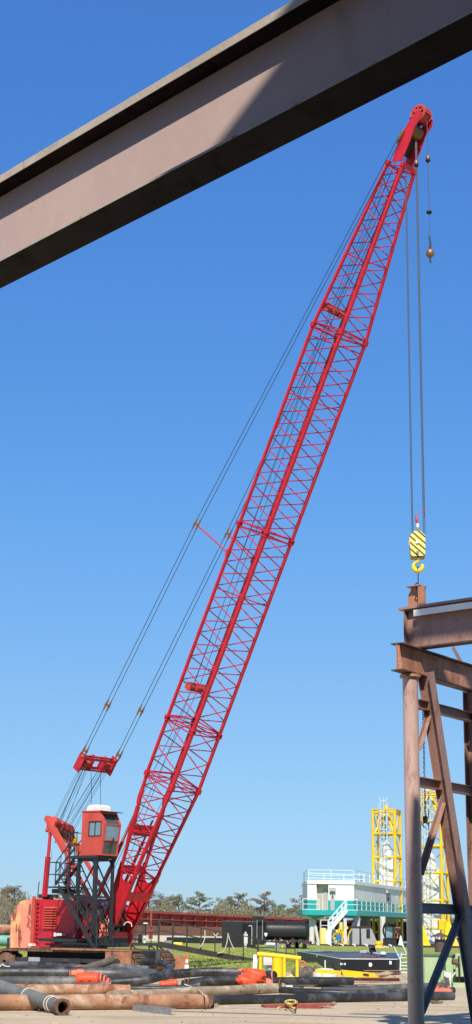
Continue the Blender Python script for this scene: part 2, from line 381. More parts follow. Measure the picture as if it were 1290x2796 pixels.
for k in range(16000):
    x = rnd.uniform(-16, 12); y = 70.5+rnd.random()**1.6*40
    if x > 3: y += 4
    z = gh(x, y); h = rnd.uniform(.03, .09); a = rnd.uniform(0, math.pi); wd = V((math.cos(a), math.sin(a), 0))*rnd.uniform(.02, .05)
    t = V((rnd.uniform(-.07, .07), rnd.uniform(-.05, .05), h)); p = V((x, y, z-.01))
    b.add([p-wd, p+wd, p+t], [(0, 1, 2)])
b.build('grass', 'blade', kind='stuff', org=(0, 0, 0), label='short grass tufts on the bank', fix=False)
b = MB(); b.add([(-900, 178, .012), (900, 178, .012), (900, 352, .012), (-900, 352, .012)], [(0, 1, 2, 3)])
b.build('river_water', 'river_water', kind='structure', org=(0, 0, 0), fix=False)
b = MB(); rnd = random.Random(5)
for k in range(380):
    y = rnd.uniform(27, 60); x = rnd.uniform(-.17, .17)*y; r = rnd.uniform(.008, .03)
    b.ball((x, y, r*.3), r, 5, (1, rnd.uniform(.6, 1.2), .6))
b.build('gravel', 'stone_grey', kind='stuff', org=(0, 0, 0), label='loose stones scattered on the sandy yard', fix=False)
b = MB(); rnd = random.Random(15)
for k in range(60):
    y = rnd.uniform(30, 62); x = rnd.uniform(-.17, .17)*y; r = rnd.uniform(.02, .09)
    b.ball((x, y, 0), r, 6, (1.6, 1, .28))
b.build('dirt_clods', 'sandy_ground', kind='stuff', org=(0, 0, 0), label='low sandy lumps in the yard surface', fix=False)
# ------------------------------------------------------------------ shed that shades the near yard (outside the frame)
sh = thing('yard_shed', (8, -6, 0), 'tall open steel shed roof over the near yard', 'shed')
b = MB(); b.prism([(-14, -30, 16), (26, -30, 16), (26, 17.0, 16), (3.0, 17.0, 16), (1.2, 2.0, 16), (.6, 1.85, 16), (-14, 5.0, 16)], (0, 0, .03)); b.build('roof', 'dark_steel', sh)
for p in ((3.6, 12), (24, 16), (-13, -28), (24, -28), (-13, 2)):
    b = MB(); b.ibeam(V((p[0]+2.5 if p[1] == 12 else p[0], p[1], 0)), V((p[0]+2.5 if p[1] == 12 else p[0], p[1], 16)), .4, .35, .03, .02, (0, 1, 0)); b.build('post', 'mauve_steel', sh)
for (a_, c_) in (((-14, -30), (26, -30)), ((-14, -30), (-14, 4)), ((26, -30), (26, 16))):
    b = MB(); a3, c3 = V((*a_, 0)), V((*c_, 0)); n_ = V((-(c3-a3).y, (c3-a3).x, 0)).normalized(); b.obox(a3, c3-a3, n_*.1, Z*15.9); b.build('wall', 'dark_steel', sh)  # unseen walls added to block skylight from behind and the sides
gg = thing('shadow_bars', (6, 16, 0), 'unseen high slender bars added to cast thin shadows', 'shadow bar')
for (p, q, r) in (((-3, 16.6, 22), (16, 11.2, 22), .16), ((2.2, 16.4, 22), (16, 13.9, 22), .22), ((3.5, 15, 22), (16, 15.2, 22), .10)):
    b = MB(); b.bar(p, q, r, r); b.build('rail', 'dark_steel', gg)  # unseen bars added to throw thin shadow streaks on the yard
# ------------------------------------------------------------------ overhead beam
Ha = 7.5
P0 = atz(0, 715, Ha); P1 = atz(1290, 35, Ha); bd = (P1-P0).normalized(); bn = V((-bd.y, bd.x, 0))
ob_ = thing('overhead_beam', P0-bd*6, 'big grey brown steel I-beam crossing high overhead, half in shade', 'beam')
p = P0-bd*6; q = P1+bd*5; H = .86; W = .325
b = MB(); b.obox(p+Z*.0, q-p, bn*W, Z*.018); b.build('bottom_flange', 'shaded_flange', ob_)
b = MB(); b.obox(p+Z*(H-.075), q-p, bn*W, Z*.075); b.build('top_flange', 'shaded_flange', ob_)
b = MB(); b.obox(p+Z*(H-.073)-bn*.004, q-p, bn*.004, Z*.074); b.build('flange_edge', 'flange_steel', ob_)  # paler strip keeps the lit edge apart from the shade-coloured flange
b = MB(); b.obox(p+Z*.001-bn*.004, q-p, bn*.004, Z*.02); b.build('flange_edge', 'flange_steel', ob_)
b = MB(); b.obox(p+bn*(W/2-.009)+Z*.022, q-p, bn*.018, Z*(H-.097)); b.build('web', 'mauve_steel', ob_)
b = MB()
for t in (1.5, 3.1): b.tube(p+bd*t+bn*.05+Z*.0, p+bd*t+bn*.05-Z*.012, .02, n=8)
# ------------------------------------------------------------------ right-hand steel frame
CX = V((3.40, 28.0, 0))
a1 = atz(1085, 1815, 6.70); a2 = atz(1290, 1875, 6.70); D1 = (a2-a1).normalized(); N1 = V((-D1.y, D1.x, 0))   # N1 points away (left/back)
fr = thing('steel_gantry', CX, 'weathered steel gantry frame with round column and leaning leg', 'steel frame')
def FP(x, y, off=0.0): return onp(x, y, CX+N1*off, N1)
top = 6.68
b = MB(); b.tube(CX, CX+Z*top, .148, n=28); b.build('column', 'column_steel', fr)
b = MB(); b.tube(CX+Z*(top-.05), CX+Z*top, .2, n=28); b.build('column_cap', 'rusty_steel', fr)
# cap beam, web through the column centre
cb0 = onp(1083, 1775, CX, N1); cb0.z = 0; cb0 = cb0-D1*.0
L = 7.0; h = .53
c0 = V((cb0.x, cb0.y, 6.70+h/2))
def flanges(p_, q_, h_, w_, tf, m='shaded_rust'):
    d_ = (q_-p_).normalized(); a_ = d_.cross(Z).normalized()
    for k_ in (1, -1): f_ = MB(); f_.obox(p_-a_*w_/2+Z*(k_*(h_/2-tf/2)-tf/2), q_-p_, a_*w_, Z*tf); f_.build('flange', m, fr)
def webonly(b_, p_, q_, h_, tf, tw): d_ = (q_-p_).normalized(); a_ = d_.cross(Z).normalized(); b_.obox(p_-a_*tw/2-Z*(h_/2-tf), q_-p_, a_*tw, Z*(h_-2*tf))
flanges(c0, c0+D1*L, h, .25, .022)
b = MB(); webonly(b, c0, c0+D1*L, h, .022, .016); b.prism([c0+D1*.02-N1*.11-Z*.24, c0+D1*.02-N1*.012-Z*.24, c0+D1*.02-N1*.012+Z*.24, c0+D1*.02-N1*.05+Z*.24], D1*.01); b.build('cap_beam', 'rusty_steel', fr)
def member(pts, w, h_, mt, name='brace', off=0.0, kind='bar'):
    b = MB(); p, q = FP(*pts[0], off), FP(*pts[1], off)
    if kind == 'bar': b.bar(p, q, h_, w, up=N1)
    elif kind == 'ang':
        b.bar(p, q, w, .014, up=N1); d = (q-p).normalized(); s = d.cross(N1).normalized()
        b.bar(p+s*w/2-N1*h_/2, q+s*w/2-N1*h_/2, .014, h_, up=N1)
    else: b.ibeam(p, q, h_, w, .014, .012, up=N1 if kind == 'iN' else Z)
    return b.build(name, mt, fr)
hz = lambda y0, y1: None
for (yl0, yl1, yr0, yr1, mt) in ((1909, 1934, 1945, 1970, 'frame_steel'), (2121, 2147, 2142, 2164, 'frame_steel'), (2465, 2494, 2468, 2496, 'blue_steel')):
    pl = FP(1139, (yl0+yl1)/2); pr = FP(1288, (yr0+yr1)/2); zc = pl.z; hh = (FP(1139, yl0)-FP(1139, yl1)).z
    pe = V((pl.x, pl.y, zc)); qe = pe+D1*3.4
    b = MB(); b.ibeam(pe, qe, hh, .16, .012, .01); b.build('crossbeam', mt, fr)
# leaning leg: upper rusty, lower blue painted
lt = FP(1163, 1836, -.10); lm = FP(1262, 2482, -.10); lb = lm+(lm-lt)*.52
b = MB(); b.ibeam(lt, lm, .25, .22, .016, .014, up=N1); b.build('leaning_leg', 'frame_steel', fr)
b = MB(); b.ibeam(lm, lb, .25, .22, .016, .014, up=N1); b.build('leaning_leg', 'blue_steel', fr, label='blue painted foot of the leaning leg')
member(((1150, 1845), (1207, 2165)), .10, .12, 'frame_steel', 'back_leg', .45, 'iN')
member(((1168, 1946), (1138, 2045)), .085, .08, 'frame_steel', 'brace', 0, 'ang')
member(((1213, 2160), (1143, 2385)), .11, .09, 'frame_steel', 'brace', -.02, 'ang')
member(((1252, 2498), (1146, 2762)), .12, .09, 'blue_steel', 'brace', -.02, 'ang')
# right post
rp = FP(1298, 2100); b = MB(); b.ibeam(V((rp.x, rp.y, 0)), V((rp.x, rp.y, 6.70)), .32, .30, .02, .014, up=N1); b.build('post', 'frame_steel', fr)
# runway beam resting on the cap
az = R_(-40); D2 = V((math.cos(az), math.sin(az), 0)); N2 = V((-D2.y, D2.x, 0))     # N2 away from camera
zb = 6.70+h+.012
q0 = atz(1184, 1764, zb)                       # near lower flange edge
def RB(x, y, off=0.0): return onp(x, y, q0+N2*off, N2)
hb = RB(1184, 1653).z-zb; wb = .25
st = RB(1113, 1700, wb/2); t0 = (st-q0).dot(D2); s0 = V((q0.x, q0.y, zb+hb/2))+D2*t0+N2*wb/2
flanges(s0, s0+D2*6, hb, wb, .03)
b = MB(); webonly(b, s0, s0+D2*6, hb, .03, .014); b.build('runway_beam', 'frame_steel', fr)
b = MB(); b.obox(s0-D2*.12-N2*(wb/2+.02)+Z*(hb/2), D2*6.1, N2*(wb+.04), Z*.05); b.build('runway_rail', 'frame_steel', fr)
b = MB(); b.obox(s0-N2*.14-Z*(hb/2-.032), D2*.012, N2*.13, Z*(hb-.064)); b.build('stiffener', 'frame_steel', fr)
b = MB(); b.obox(s0+D2*.24-N2*(.145)+Z*(hb/2-.165), D2*5, N2*.02, Z*.125)
for k in range(4): b.obox(s0+D2*(.3+k*1.4)-N2*.124+Z*(hb/2-.13), D2*.03, N2*.116, Z*.05)
b.build('white_batten', 'white_bright', fr)
b = MB()
for k in range(3): b.tube(s0+D2*(.9+k*.05)-N2*(.32+.05*k)+Z*(hb/2+.10+.07*k), s0+D2*6-N2*(.32+.05*k)+Z*(hb/2+.10+.07*k), .012, n=6)
# unseen thin bars added toward the sun to shadow-stripe the runway beam
def up_sun(P, z): return P+sd*((z-P.z)/sd.z)
for (yl_, yr_) in ((1689, 1668), (1718, 1694), (1729, 1709), (1737, 1722)):
    Pl, Pr = RB(1140, yl_, wb/2), RB(1290, yr_, wb/2); A2, B2 = up_sun(Pl, 16.8), up_sun(Pr, 16.8); b = MB(); b.bar(A2, B2+(B2-A2)*2, .07 if yl_ > 1700 else .10, .07); b.build('rail', 'dark_steel', gg)
for (xa2, ya2, xb2, yb2) in ((1152, 1737, 1196, 1690), (1140, 1722, 1150, 1738), (1166, 1716, 1186, 1716)):
    b = MB(); b.bar(up_sun(RB(xa2, ya2, wb/2), 16.8), up_sun(RB(xb2, yb2, wb/2), 16.8), .10, .06); b.build('shadow_bar_link', 'dark_steel', gg)
# parallel beam further back
s1 = s0+N2*1.1-Z*.05
b = MB(); b.ibeam(s1+D2*.9, s1+D2*6, hb, wb, .03, .014); b.build('runway_beam', 'frame_steel', fr)
b = MB(); b.bar(FP(1236, 1765, .3), FP(1262, 1812, .3), .10, .012, up=N1); b.build('gusset', 'frame_steel', fr)
# stub on top
sb = s0+D2*.02+Z*(hb/2+.05)
def SB(x, y, off=0): return onp(x, y, sb+N2*off, N2)
w0 = (SB(1114, 1640)-sb).dot(D2); w1 = (SB(1151, 1640)-sb).dot(D2); w2 = (SB(1168, 1640)-sb).dot(D2); zt = SB(1140, 1603).z-sb.z
b = MB(); b.prism([sb+D2*w0, sb+D2*w1, sb+D2*w1+Z*zt, sb+D2*(w0+.10)+Z*zt, sb+D2*w0+Z*(zt-.17)], N2*.014)
b.obox(sb+D2*w1-N2*.12, D2*.016, N2*.26, Z*zt)
b.obox(sb+D2*(w1+.018)-N2*.10, D2*(w2-w1-.02), N2*.016, Z*(zt-.01))
b.obox(sb+D2*(w0+.03)-N2*.12+Z*(zt+.002), D2*(w1-w0+.02), N2*.26, Z*.014); b.build('stub_post', 'rusty_steel', fr)
# hoist chain hanging inside the frame
ct = atY(1154, 1850, 28.9); ct.z = 6.6; cbm = atY(1157, 2245, 28.9); ch = thing('hoist_chain', (ct.x, ct.y, cbm.z), 'rusty hoist chain hanging down behind the round column', 'chain')
b = MB(); z = ct.z; k = 0
while z > cbm.z+.12:
    c = V((ct.x, ct.y, z)); e = .031; a = V((1, 0, 0)) if k % 2 else V((0, 1, 0))
    pts = [c+a*(math.cos(t)*.018)+Z*(math.sin(t)*e) for t in [i*math.pi/4 for i in range(8)]]
    b.ptube(pts, .007, 5, False, True); z -= .048; k += 1
b.build('chain', 'chain_steel', ch)
b = MB(); c = V((ct.x, ct.y, cbm.z)); b.lathe([(.0, .12), (.045, .11), (.055, .02), (.02, 0)], c, n=10); b.torus(c-Z*.05, (0, 1, 0), .05, .014, 14, 6, .72, 2.0); b.build('hook', 'dark_steel', ch)
# shackle and hook left on the stub
c = SB(1139, 1600, -.05); sk_ = thing('rigging_hook', c, 'dark shackle and hook hanging on the stub plate', 'hook')
b = MB(); b.torus(c+Z*.02, N2, .035, .011, 14, 6); b.build('shackle', 'dark_steel', sk_)
b = MB(); b.tube(c, c-Z*.13, .016, n=8); b.torus(c-Z*.17, N2, .042, .015, 14, 6, .75, -.6); b.build('hook', 'dark_steel', sk_)
# ------------------------------------------------------------------ the crawler crane
BA = V((-2.338, 64, 8.5)); BB = V((5.653, 57, 30)); ba = (BB-BA).normalized()
CF = V((ba.x, ba.y, 0)).normalized(); CS = V((CF.y, -CF.x, 0))     # forward, near side
FOOT = BA-ba*((8.5-1.55)/ba.z); CO = V((FOOT.x, FOOT.y, 0))
def CP(x, y, s=0.0): return onp(x, y, CO+CS*s, CS)
def L(f, s, z): return CO+CF*f+CS*s+Z*z
def fz(P): d = P-CO; return d.dot(CF), P.z
crane = thing('crawler_crane', CO-CF*3, 'big red crawler crane with tall lattice boom and black cab tower', 'crane')
def CB(x0, x1, y0, y1, s0, s1):
    """box: side-plane pixels at s0 -> f,z range; extends to s1"""
    a = CP(x0, y1, s0); c = CP(x1, y0, s0); f0, z0 = fz(a); f1, z1 = fz(c); return f0, f1, z0, z1
# boom frame
bs = CS; bv = ba.cross(bs);
if bv.z < 0: bv = -bv
HD = .84
def BP(t, s, v): return FOOT+ba*t+bs*s+bv*v
def tof(x, y, s=HD, v=-HD):
    # boom parameter of a pixel on the near lower chord
    p0 = BP(0, s, v); n = bs; P = onp(x, y, p0, n); return (P-p0).dot(ba)
tJ = [tof(528, 2000), tof(728, 1460), tof(930, 905)]
tH = tof(1096, 439)      # start of the head plates
tB = tof(467, 2152)      # butt joint
CH = .065
def chordset(name, t0, t1, d0=(HD, HD), d1=(HD, HD), nb=8, frames=(), mid=None):
    b = MB()
    def corner(t, i):
        k = (t-t0)/(t1-t0); w_ = d0[0]+(d1[0]-d0[0])*k; h_ = d0[1]+(d1[1]-d0[1])*k
        off = mid(k) if mid else 0
        return BP(t, (w_ if i in (0, 1) else -w_), (h_ if i in (0, 3) else -h_)+off)
    for i in range(4):
        b.bar(corner(t0, i), corner(t1, i), CH*2*(.98 if i in (1,) else .85), CH*2*(.98 if i in (1,) else .85), up=bv)
    for i in range(4):
        for t, sg in ((t0+.03, 1), (t1-.03, -1)): b.box(corner(t, i), .19, .19, .16, (bs, bv, ba))
    o = b.build('boom_section', 'boom_red', crane)
    l = MB(); r = .026
    for i in range(4):
        j = (i+1) % 4
        for k in range(nb):
            ta = t0+.12+(t1-t0-.24)*k/nb; tb = t0+.12+(t1-t0-.24)*(k+1)/nb; tm = (ta+tb)/2
            if i in (1, 2): l.tube(corner(ta, j), corner(tm, i), r, n=6, cap=False); l.tube(corner(tm, i), corner(tb, j), r, n=6, cap=False)
            else: l.tube(corner(ta, i), corner(tm, j), r, n=6, cap=False); l.tube(corner(tm, j), corner(tb, i), r, n=6, cap=False)
        for t in (t0+.10, t1-.10): l.tube(corner(t, i), corner(t, j), r*1.2, n=6, cap=False)
    for t in frames:
        l.tube(corner(t, 0), corner(t, 2), r*1.1, n=6, cap=False)
    for t in (t0+.12, t1-.12): l.tube(corner(t, 1), corner(t, 3), r, n=6, cap=False); l.tube(corner(t, 0), corner(t, 2), r, n=6, cap=False)
    l.build('lacing', 'lace_red', o)
    return o
# butt section: tapers to the foot
fo = .10
chordset('butt', 2.7, tB, (.70, .42), (HD, HD), 5, (4.2,))
chordset('insert', tB, tJ[0], nb=2)
chordset('insert', tJ[0], tJ[1], nb=8, frames=(tJ[0]+6,))
chordset('insert', tJ[1], tJ[2], nb=8, frames=(tJ[1]+6, tJ[1]+8.6))
chordset('tip', tJ[2], tH, (HD, HD), (HD*.50, HD*.50), 7, (tJ[2]+3.3, tJ[2]+6.6))
# butt plates down to the foot pins
for s in (1, -1):
    b = MB(); s0 = .62*s-.03; e = bs*.06; fl_k = bs*(.08*s)
    poly = [(0, -.14), (0, .14), (.8, .37), (2.0, .44), (3.15, .56), (3.08, .42), (2.78, .32), (2.52, .2), (2.42, 0), (2.52, -.2), (2.78, -.32), (3.08, -.42), (3.15, -.56), (2.0, -.44), (.8, -.37)]
    b.prism([BP(t, s0, v)+fl_k*(t/3.1) for t, v in poly], e)
    for vv in (1, -1): b.obox(BP(.6, s0-.05, .35*vv-.02), ba*2.5+bv*(.17*vv)+fl_k, bs*.16, bv*.05)
    b.build('butt_plate', 'boom_red', crane)
for t, v in ((1.75, -.45), (2.6, .42)): b = MB(); b.obox(BP(t, -.66, v-.03), bs*1.32, ba*.40, bv*.06); b.build('butt_crossplate', 'boom_red', crane)
b = MB(); b.tube(BP(.0, -.74, 0), BP(0, .74, 0), .11, n=12)
for s in (-.76, -.5, .44, .70): b.prism([L(-.30, s, 1.0), L(.14, s, 1.0), L(.10, s, 1.66), L(-.10, s, 1.66)], CS*.06)
b.build('boom_foot', 'faded_red', crane)
b = MB(); b.obox(L(-.9, -.7, 1.37), CF*.7, CS*1.4, Z*1.3); b.tube(L(-.1, -.75, 2.0), L(-.1, .75, 2.0), .22, n=14)  # black block and bits added to darken the space between the butt plates
for k in range(6): b.box(L(-.15+.1*(k%2), -.6+.24*k, 1.5+.12*(k%3)), .2, .12, .35, (CF, CS, Z))
b.build('foot_dark_fill', 'dark_steel', crane)
# gusset bumps on the top chord, roller boxes inside the boom
for s in (1, -1):
    b = MB(); HV = lambda t: .42+(HD-.42)*(t-2.7)/(tB-2.7); HS = lambda t: .70+(HD-.70)*(t-2.7)/(tB-2.7)
    pp = lambda t, o: BP(t, s*HS(t)-.02, HV(t)-.03+o)
    t = tB-.1; b.prism([pp(t, 0), pp(t-.3, .12), pp(t-1.0, .20), pp(t-1.25, .18), pp(t-1.5, .02)], bs*.04)
    b.bar(pp(t-1.4, .05), pp(t-2.2, .05), .14, .16, up=CS); t = tB-1.9; b.prism([pp(t, 0), pp(t-.7, .18), pp(t-1.2, .16), pp(t-1.7, .0)], bs*.04)
    b.build('chord_gusset', 'body_red', crane)
b = MB(); t = tB-2.75; b.obox(BP(t, -.8, HV(t)-.02), bs*1.6, ba*.50, -bv*.04); b.obox(BP(t+.2, -.8, HV(t)+.0), bs*1.6, ba*.06, -bv*.18); b.build('tie_plate', 'body_red', crane)
def roller(t, v):
    b = MB(); c = BP(t, 0, v)
    for s in (-.62, -.2, .2, .62): b.box(c+bs*s, .04, .34, .30, (bs, bv, ba))
    b.box(c+ba*.16, 1.3, .1, .05, (bs, bv, ba)); b.box(c-ba*.16, 1.3, .1, .05, (bs, bv, ba))
    for s in (-.42, 0, .42): b.tube(c+bs*(s-.12), c+bs*(s+.12), .12, n=12)
    o = b.build('roller_box', 'pink_red', crane); return o
roller(tJ[2]+.9, HD-.15); roller(tJ[0]+1.6, HD-.3)
# head
hp = [(1072, 441), (1097, 440), (1119, 388), (1133, 348), (1142, 334), (1150, 322), (1153, 306), (1143, 302), (1132, 314), (1114, 338), (1092, 378)]
hps = [(CP(x, y, .42)-(CO+CS*.42)) for x, y in hp]
for s in (.40, -.44):
    b = MB(); b.prism([CO+CS*s+q_ for q_ in hps], CS*.05); b.build('head_plate', 'boom_red', crane)
hc = CP(1150, 314, 0); hc2 = CP(1126, 362, 0)
b = MB()
for k in range(5): b.lathe([(.10, -.035), (.32, -.04), (.28, 0), (.32, .04), (.10, .035)], hc+CS*(-.20+.09*k), CS, 22)
b.tube(hc-CS*.44, hc+CS*.44, .09, n=10)
b.build('head_sheave', 'pink_red', crane)
b = MB()
for k in range(4): b.lathe([(.10, -.035), (.30, -.045), (.26, 0), (.30, .045), (.10, .035)], hc2+CS*(-.24+.16*k)+CF*.10, CS, 18)
b.build('head_sheave', 'bronze', crane)
for s in (.20, -.28):       # crown side rings with spokes
    b = MB(); c_ = hc+CS*s; n = 26; vs = []
    for rr in (.38, .28):
        for o in (0, .05):
            for k in range(n): t = 2*math.pi*k/n; vs.append(c_+CS*o+(CF*math.cos(t)+Z*math.sin(t))*rr)
    q4 = lambda a, c, k: (a*n+k, a*n+(k+1) % n, c*n+(k+1) % n, c*n+k)
    b.add(vs, [q4(*ac, k) for ac in ((0, 1), (2, 3), (0, 2), (1, 3)) for k in range(n)], False)
    for k in range(6): t = math.pi*k/3+.3; b.bar(c_+CS*.025, c_+CS*.025+(CF*math.cos(t)+Z*math.sin(t))*.30, .05, .10, up=CS)
    b.build('crown_ring', 'faded_red', crane)
b = MB()
for k in range(9):
    t0_, t1_ = R_(-10+k*20), R_(-10+k*20+13)
    P4 = [hc+CS*-.24+(CF*math.cos(t)+Z*math.sin(t))*r_ for t, r_ in ((t0_, .35), (t1_, .35), (t1_, .375), (t0_, .375))]; b.prism(P4, CS*.45)
b.build('sheave_guard', 'pink_red', crane)
b = MB(); b.obox(hc+CS*-.36-CF*.36-Z*.66, CS*.70, CF*.08, Z*.5); b.build('head_backplate', 'dark_steel', crane)
b = MB(); b.obox(BP(tH-.1, -.42, -.42), bs*.84, ba*.22, bv*.05); b.build('head_crossplate', 'body_red', crane)
b = MB(); b.obox(BP(tH+.5, -.42, .1), bs*.84, ba*1.0, bv*.05); b.build('head_crossplate', 'dark_steel', crane)
# pendants, struts, equalizer
tip = CP(1094, 372, .5); tipn = tip; tipf = tip-CS*1.0
kn = CP(537, 1432, 1.06); kf = kn-CS*2.1
en = CP(233, 2050, 1.05); ef = en-CS*2.12
def wire(pts, r, name='rope', m='wire_rope', parent=None, n=5):
    b = MB(); b.ptube(pts, r, n); return b.build(name, m, parent or crane)
side = ba.cross(CS)
for (e_, k_, t_) in ((en, kn, tipn), (ef, kf, tipf)):
    for sg in (-1, 1):
        off = side*(.12*sg); wire([e_+off*.8, e_+(k_-e_)*.2+off, k_+off, t_+off*.8], .015, 'pendant')
    for q_ in (e_, e_+(k_-e_)*.205, k_):
        b = MB(); d = (k_-e_).normalized()
        for o in (-1, 1): b.lathe([(.015, -.32), (.035, -.2), (.045, 0), (.035, .2), (.015, .32)], q_+side*(.11*o), d, 8)
        b.box(q_, .30, .08, .10, (side, CS, d)); b.build('pendant_clevis', 'bronze', crane)
    b = MB(); b.lathe([(.02, -.35), (.07, -.1), (.08, .15), (.05, .3)], t_, (t_-k_).normalized(), 8)
    b.build('pendant_clevis', 'bronze', crane)
ts = (kn-FOOT).dot(ba)-.1
for s, k_ in ((1, kn), (-1, kf)):
    b = MB(); q_ = BP(ts-.5, s*HD, HD+.02); b.tube(k_, q_, .035, n=8); b.box(q_, .16, .16, .3, (bs, bv, ba)); b.build('pendant_strut', 'body_red', crane)
# equalizer
ec = CP(262, 2086, 0); ed = (kn-en).normalized(); eu = CS.cross(ed).normalized()
eq = MB()
for s in (-1.0, -.38, .38, 1.0):
    eq.box(ec+CS*s, .05, .42, .85 if abs(s) > .9 else .62, (CS, eu, ed))
for k in (-1, 1): eq.box(ec+ed*(.28*k)+eu*.12*k, 2.05, .07, .07, (CS, eu, ed)); eq.box(ec+ed*(.28*k)-eu*.15*k, 2.05, .05, .12, (CS, eu, ed))
for s in (-.38, .38): eq.ball(ec+CS*s+ed*.36, .09, 8)
eqo = eq.build('equalizer', 'body_red', crane)
for s in (-.62, -.5, .5, .62, -.74, .74): b = MB(); b.lathe([(.05, -.04), (.20, -.045), (.16, 0), (.20, .045), (.05, .04)], ec+CS*s-ed*.05, CS, 14); b.build('equalizer_sheave', 'pink_red', eqo)
for s, e_ in ((1.0, en), (-1.0, ef)): b = MB(); b.bar(ec+CS*s+ed*.3, e_-ed*.25, .10, .14, up=CS); b.build('equalizer_link', 'pink_red', eqo)
# gantry
gt = CP(140, 2252, 1.05)            # near top of gantry
gtf = gt-CS*1.15-Z*.35
gb = CP(122, 2448, 1.15); gbf = gb-CS*1.4
gf = CP(284, 2522, 1.0); gff = gf-CS*1.2
for (a_, c_) in ((gt, gb), (gtf, gbf)):
    b = MB(); m_ = a_+(c_-a_)*.45; b.tube(a_, m_, .075, n=10); b.bar(m_, c_, .17, .19, up=CS)
    b.build('gantry_rear_leg', 'body_red', crane)
for (a_, c_) in ((gt, gf), (gtf, gff)):
    b = MB(); b.bar(a_+(a_-c_).normalized()*.45, a_+(c_-a_)*.28, .22, .26, up=CS); b.bar(a_+(c_-a_)*.27, c_, .13, .15, up=CS)
    b.build('gantry_front_leg', 'faded_red', crane)
gd = (ec-(gt+gtf)/2).normalized(); gu = CS.cross(gd)
gm = (gt+gtf)/2
GT = (CS*1.15+Z*.35)/1.6          # tilted axis along the gantry head
b = MB()
for s in (-.82, -.45, -.1, .3, .8): b.prism([gm+GT*s+gd*.36+gu*.14, gm+GT*s+gd*.30-gu*.2, gm+GT*s-gd*.25-gu*.28, gm+GT*s-gd*.40+gu*.05, gm+GT*s+gd*.0+gu*.24], CS*.05)
b.bar(gm-GT*.95-gd*.25, gm+GT*.95-gd*.25, .16, .16); b.bar(gm-GT*.9+gd*.05-gu*.2, gm+GT*.9+gd*.05-gu*.2, .10, .20)
b.bar(gm-GT*.9-gu*.5-Z*.3, gm+GT*.9-gu*.5-Z*.3, .09, .09)
b.build('gantry_head', 'faded_red', crane)
gsv = (-.70, -.58, -.34, -.22, .02, .14, .46, .58, .70)
for s in gsv:
    b = MB(); b.lathe([(.05, -.04), (.27, -.045), (.22, 0), (.27, .045), (.05, .04)], gm+GT*s+gd*.14, CS, 16); b.build('gantry_sheave', 'pink_red', crane)
b = MB()
rg = random.Random(2)
for k in range(14): c_ = gm+GT*rg.uniform(-.8, .5)-gu*rg.uniform(.1, .45)-Z*rg.uniform(0, .3); b.ptube(spline([c_, c_+V((rg.uniform(-.2, .2), 0, -.15)), c_+V((rg.uniform(-.2, .2), 0, -.4))], 4), .02, 5)
for k in range(5): b.box(gm+GT*(-.7+.3*k)-gu*.38, .12, .1, .18, (CF, CS, Z))
b.build('gantry_hoses', 'dark_steel', crane)
for i, (s1_, s2_) in enumerate(((.70, .74), (.58, .74), (.46, .62), (.14, .5), (.02, .62), (-.22, -.5), (-.34, -.5), (-.58, -.62), (-.70, -.74))):
    for o in (-.22, .17):
        if i == 0 and o > 0: continue
        wire([gm+GT*s1_+gd*.15+gu*o, ec+CS*s2_-ed*.1+eu*o*.7], .0085, 'reeving_rope')
for px, py, sx in ((250, 2196, -.1), (275, 2204, -.6)):
    p = CP(px, py, sx); q_ = CP(px-1, 2108, sx); wire([q_, (p+q_)/2+CF*.02, p], .012, 'slack_rope')
wire([gt-gd*.3, CP(136, 2300, 1.1), CP(143, 2345, 1.1)], .008, 'slack_rope')
# hoist ropes up the boom
for (a_, bq) in (((250, 2470), .12), ((262, 2480), -.25)):
    p = CP(*a_, bq); wire([p, BP(tJ[0]+1.6, bq, HD-.12), BP(tJ[2]+.9, bq, HD+.05), BP(tH+1.6, bq*.5, .5)], .012, 'hoist_rope')
for bq in (.35, -.45):
    p = CP(296, 2500, bq); wire([p, BP(6.5, bq, .55), BP(tJ[2]+.9, bq, HD-.3), BP(tH+1.2, bq*.5, .2)], .010, 'hoist_rope')
# backstops
for s in (.62, -.62):
    p = CP(363, 2236, s) if s > 0 else CP(363, 2236, .62)-CS*1.24
    q_ = p+(CP(268, 2450, .62)-CP(363, 2236, .62))
    b = MB(); m_ = p+(q_-p)*.28; b.tube(p, m_, .045, n=8); b.tube(m_, q_, .075, n=10); b.build('backstop', 'faded_red' if s > 0 else 'pink_red', crane)
# ---- hoist lines and blocks
HY = (hc+CF*.34).y
def vline(xt, yt, yb, r, name='load_line', Y=None):
    a_ = atY(xt, yt, Y or HY); z0 = None
    # find bottom z by row, keeping the line plumb
    lo, hi = 0.0, a_.z
    for _ in range(40):
        mz = (lo+hi)/2; d = V((a_.x, a_.y, mz))-EYE; yy = 1398-FPX*d.dot(cu)/d.dot(fw)
        if yy > yb: lo = mz
        else: hi = mz
    e = V((a_.x, a_.y, mz)); wire([a_, e], r*1.15, name, 'rope_grey'); return a_, e
for dx in (-1.6, 1.2): vline(1108.5+dx, 470, 1462, .014)
for dx in (-2.5, 1.5): vline(1137+dx, 390, 1462, .015)
_, tl = vline(1137, 385, 1415, .010, 'trip_line')
ba_t, ba_b = vline(1166.5, 330, 646, .013, 'whip_line')
_, w1_ = vline(1136, 385, 450, .013, 'whip_line')
for (nm, x, y, rr) in (('line_weight', 1139, 447, .12), ('line_weight', 1168, 434, .12)):
    c = atY(x, y, HY); c.x = w1_.x if x < 1150 else ba_t.x
    b = MB(); b.lathe([(.02, .17), (.07, .15), (rr*.8, .07), (rr*.75, -.02)], c, Z, 14); o = b.build(nm, 'bronze', crane)
    b = MB(); b.lathe([(rr*.76, -.02), (rr*.86, -.09), (.06, -.15), (.02, -.16)], c, Z, 14); b.build('dark_base', 'rubber_black', o)
